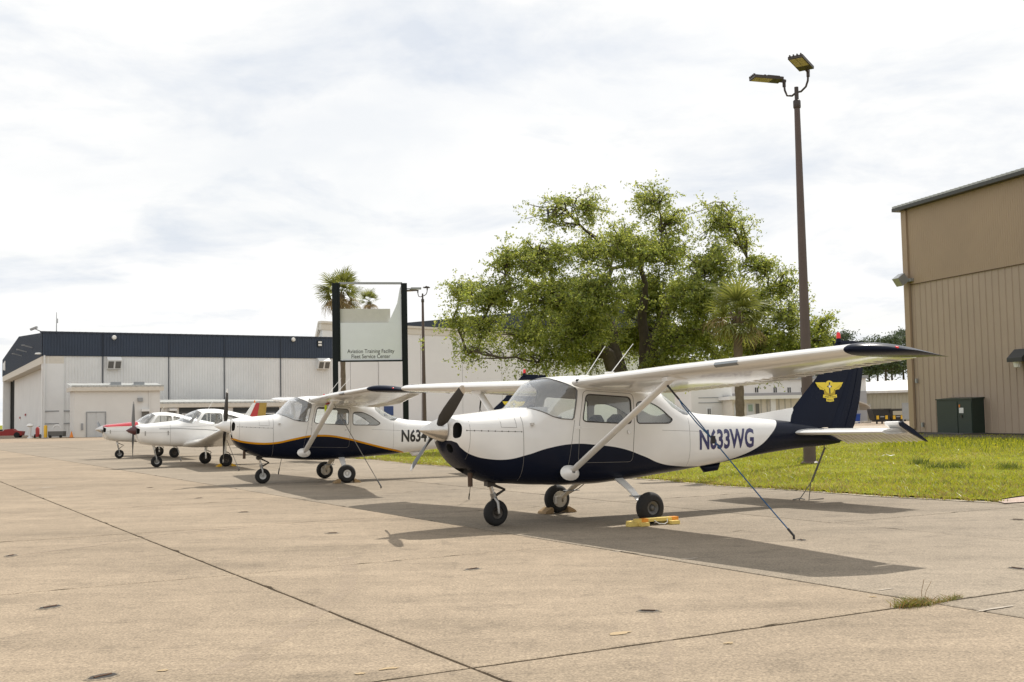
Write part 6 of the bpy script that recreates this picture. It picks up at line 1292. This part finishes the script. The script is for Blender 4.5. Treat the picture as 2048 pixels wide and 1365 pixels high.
# dumpsters, carport and bin in the gap beside the tan building
M_DUMP = mat('black_dumpster', (.014, .013, .013), .6, var=.2)
for i, (x0, x1, lab) in enumerate(((1749, 1781, 'black dumpster with two yellow corner blocks beside the beige shed'), (1782, 1812, 'black dumpster with white sticker half hidden by the tan building'))):
    a, c = at_depth(x0, 847, 104), at_depth(x1, 847, 104); L = c.x - a.x; z1 = at_depth(x0, 820, 104).z; o = thing('dumpster', lab, 'dumpster', (a.x, a.y, 0)); mb = MB(); mb.prism([(-.15, z1), (L, z1), (L, .18), (.2, .18), (-.0, z1 * .45)], lambda u, v, t: (u, t, v), 0, 1.6); mb.build('bin', M_DUMP, o)
    mb = MB(); mb.box((L / 2, .8, z1 + .05), (L + .2, 1.7, .08)); mb.build('lid', mat('dumpster_lid', (.03, .026, .025), .5), o); mb = MB()
    for x in (.3, L - .35): mb.box((x, -.03, z1 * .45), (.22, .06, .34))
    mb.build('corner_block', M_YEL, o); mb = MB()
    for x in (.25, L / 2, L - .25): mb.box((x, .1, .09), (.12, .12, .18))
    mb.build('foot', M_DUMP, o)
    if i: mb = MB(); mb.box((L / 2, -.02, z1 * .76), (L * .7, .03, z1 * .3)); mb.build('sticker', M_BEIGE, o)
    mb = MB(); mb.box((L / 2 - .0, -.02, z1 * .5), (.35, .03, .1)); mb.build('lettering_plate', M_GREY, o)
a = at_depth(1700, 845, 112); c = at_depth(1743, 845, 112); z1 = at_depth(1700, 805, 112).z; L = c.x - a.x; o = thing('carport', 'open metal carport with rounded eave beside the beige shed', 'carport', (a.x, a.y, 0)); mb = MB(); prof = [(-L * .6, z1 + .2), (L * .2, z1 + .3), (L * .8, z1 - .15), (L * .96, z1 - .4), (L, z1 - .8), (L - .06, z1 - .8), (L * .93, z1 - .48), (L * .78, z1 - .27), (L * .2, z1 + .2), (-L * .6, z1 + .1)]
mb.prism(prof, lambda u, v, t: (u, t, v), 0, 6); mb.build('roof', mat('carport_roof', (.50, .46, .40), .5), o)
for x, y in ((L - .05, .1), (L * .45, .1), (L - .05, 5.8), (-L * .4, .1)): mb = MB(); mb.tube([(x, y, 0), (x, y, z1 - .2)], .05, 8); mb.build('post', M_GREY, o)
mb = MB(); mb.box((-.2, 5.9, z1 * .36), (L * 1.3, .06, z1 * .72)); mb.build('rear_panel', M_WHITE, o)
a = at_depth(1711, 845, 108); o = thing('blue_bin', 'small blue bin under the open carport', 'bin', (a.x, a.y, 0)); mb = MB(); mb.prism([(-.32, 0), (.32, 0), (.4, .85), (-.4, .85)], lambda u, v, t: (u, t, v), -.3, .3); mb.build('tub', mat('blue_plastic', (.015, .06, .30), .5), o); mb = MB(); mb.box((0, 0, .9), (.88, .7, .08)); mb.build('rim', MATS['blue_plastic'], o)
a = at_depth(1724, 846, 104); o = thing('scrap_pile', 'low pile of pale scrap in front of the carport', 'scrap pile', (a.x, a.y, 0)); mb = MB()
for i in range(7): mb.box((random.uniform(-.9, .9), random.uniform(-.3, .3), .08 + .03 * i), (random.uniform(.4, 1.2), .25, .05), random.uniform(-.5, .5))
mb.build('boards', M_CREAM, o)
a = at_depth(1816, 848, 90); o = thing('sign_post', 'grey cabinet on a post at the corner of the tan building', 'sign', (a.x - .35, a.y, 0)); mb = MB(); mb.tube([(0, 0, 0), (0, 0, 1.8)], .05, 8); mb.build('post', M_GREY, o); mb = MB(); mb.box((.25, 0, 1.15), (.55, .25, 1.3)); mb.build('cabinet', M_GREY, o)

# equipment at the hangar corner
def gp(px, py, D): p = at_depth(px, py, D); return (p.x, p.y, 0)
M_STRIPE = mat('faded_yellow_line', (.50, .33, .10), .9, var=.25, scale=1)
for x0, x1, D in ((60, 190, 117), (40, 62, 121)):
    a, c = at_depth(x0, 872, D), at_depth(x1, 870, D + 1.5); o = sheet('yellow_line', [(a.x, a.y), (c.x, c.y), (c.x, c.y + 1.2), (a.x, a.y + 1.2)], .012, M_STRIPE); tag(o, 'faded yellow line on the apron before the hangar annex', 'ground marking', 'yellow lines before the hangar')
o = thing('bollard', 'yellow steel bollard at the corner of the hangar', 'bollard', gp(91, 866, 120)); mb = MB(); mb.lathe([(.17, 0), (.17, 1.25), (.12, 1.33), (0, 1.36)], (0, 0, 0), (0, 0, 1), 14); mb.build('pipe', M_YEL, o, 40); mb = MB(); mb.lathe([(.26, 0), (.26, .05), (.17, .06)], (0, 0, 0), (0, 0, 1), 14); mb.build('base', M_GREY, o, 40)
o = thing('equipment_cart', 'dark grey cart with a white hose coil beside the yellow bollard', 'cart', gp(114, 866, 120.5)); mb = MB(); mb.box((0, 0, .42), (1.6, .8, .55)); mb.build('box', M_LOUV, o); mb = MB(); pts = [(math.cos(a) * .38, 0, .95 + math.sin(a) * .36) for a in [math.pi * i / 10 for i in range(11)]]; mb.tube(pts, .09, 8); mb.build('hose_coil', M_WHITE, o, 60); mb = MB()
for x in (-.55, .55): mb.lathe([(0, -.05), (.15, -.05), (.15, .05), (0, .05)], (x, -.42, .15), (0, 1, 0), 14)
mb.build('wheel', M_RUB, o)
o = thing('fire_extinguisher_cart', 'red wheeled extinguisher standing left of the yellow bollard', 'extinguisher', gp(75, 866, 120.2)); mb = MB(); mb.lathe([(.2, .15), (.2, 1.0), (.1, 1.15), (.04, 1.2), (0, 1.22)], (0, 0, 0), (0, 0, 1), 14); mb.build('tank', M_RED, o, 40); mb = MB()
for x in (-.28, .28): mb.lathe([(0, -.04), (.22, -.04), (.22, .04), (0, .04)], (x, .05, .22), (1, 0, 0), 14)
mb.build('wheel', M_RUB, o); mb = MB(); mb.tube([(0, .1, .9), (0, .3, 1.2), (.1, .3, 1.25)], .03, 8); mb.build('handle', M_DARK, o)
o = thing('domed_pedestal', 'white domed pedestal before the hangar doors', 'pedestal', gp(60, 866, 122)); mb = MB(); mb.lathe([(.28, 0), (.25, .1), (.14, .16), (.12, .8), (.16, 1.0), (.12, 1.15)], (0, 0, 0), (0, 0, 1), 14); mb.build('column', M_WHITE, o, 40); mb = MB(); mb.lathe([(.12, 1.15), (.38, 1.3), (.30, 1.45), (.12, 1.53), (0, 1.55)], (0, 0, 0), (0, 0, 1), 16); mb.build('dome', M_LAMP, o, 40)
o = thing('red_tug', 'red low equipment tug parked beside the hangar doors', 'vehicle', gp(16, 869, 130), R(8)); mb = MB(); mb.prism([(-2.0, .25), (1.6, .25), (1.7, .7), (.9, .78), (.6, 1.0), (-.2, .95), (-.4, .75), (-2.0, .7)], lambda u, v, t: (u, t, v), -.6, .6); mb.build('body', M_RED, o); mb = MB()
for x in (-1.4, 1.1):
    for y in (-.6, .6): mb.lathe([(0, -.1), (.3, -.1), (.33, 0), (.3, .1), (0, .1)], (x, y, .3), (0, 1, 0), 16)
mb.build('wheel', M_RUB, o, 40); mb = MB(); mb.box((-.9, 0, .85), (.5, .6, .2)); mb.box((-1.1, 0, 1.05), (.12, .6, .35)); mb.build('seat', M_DARK, o)
o = thing('traffic_cone', 'small orange cone at the corner of the annex', 'cone', gp(143, 868, 118.5)); mb = MB(); mb.lathe([(.2, .04), (.04, .65), (0, .66)], (0, 0, 0), (0, 0, 1), 12); mb.build('cone', M_ORANGE, o, 40); mb = MB(); mb.box((0, 0, .02), (.45, .45, .04)); mb.build('base', M_DARK, o)

# pale tyre scuffs on the concrete
def scuff_mat(name, col, a):
    m = bpy.data.materials.new(name); m.use_nodes = True; t = m.node_tree; p = t.nodes['Principled BSDF']; p.inputs['Base Color'].default_value = (*col, 1); p.inputs['Roughness'].default_value = .95
    g = t.nodes.new('ShaderNodeNewGeometry'); n = t.nodes.new('ShaderNodeTexNoise'); n.inputs['Scale'].default_value = 7; n.inputs['Detail'].default_value = 8; n.inputs['Roughness'].default_value = .75; link(t, g.outputs['Position'], n.inputs['Vector'])
    r = t.nodes.new('ShaderNodeMapRange'); r.inputs[1].default_value = .36; r.inputs[2].default_value = .56; r.inputs[3].default_value = 0; r.inputs[4].default_value = a; link(t, n.outputs[0], r.inputs[0]); link(t, r.outputs[0], p.inputs['Alpha']); return m
for i, (pts, wd, a, lab) in enumerate(((((20, 1112), (190, 1092), (300, 1072), (420, 1060), (540, 1052), (700, 1043), (900, 1034)), .05, .75, 'long pale curved tyre scuff across the diagonal joint'), (((440, 1350), (560, 1275), (640, 1222), (690, 1180), (702, 1145), (690, 1115)), .16, .5, 'broad pale tyre scuff crossing the diagonal joint near the two paint flecks'), (((1330, 1365), (1336, 1290), (1318, 1240), (1280, 1190)), .08, .45, 'short pale scuff beside a tie-down pit'), (((0, 1040), (240, 1022), (520, 1010)), .06, .5, 'faint pale scuff before the wing shadow of N634WG'))):
    line = refine([(q.x, q.y) for q in (on_ground(*p) for p in pts)], .3, .004); o = strip('tyre_scuff', line, -wd / 2, wd / 2, .0025, scuff_mat('scuff_%d' % i, (.40, .32, .24), a * .7)); o['kind'] = ''; del o['kind']; tag(o, lab, 'tyre mark')
for o in bpy.data.objects:
    if o.name.split('.')[0] in ('corrugation', 'fastener'): o['kind'] = 'stuff'
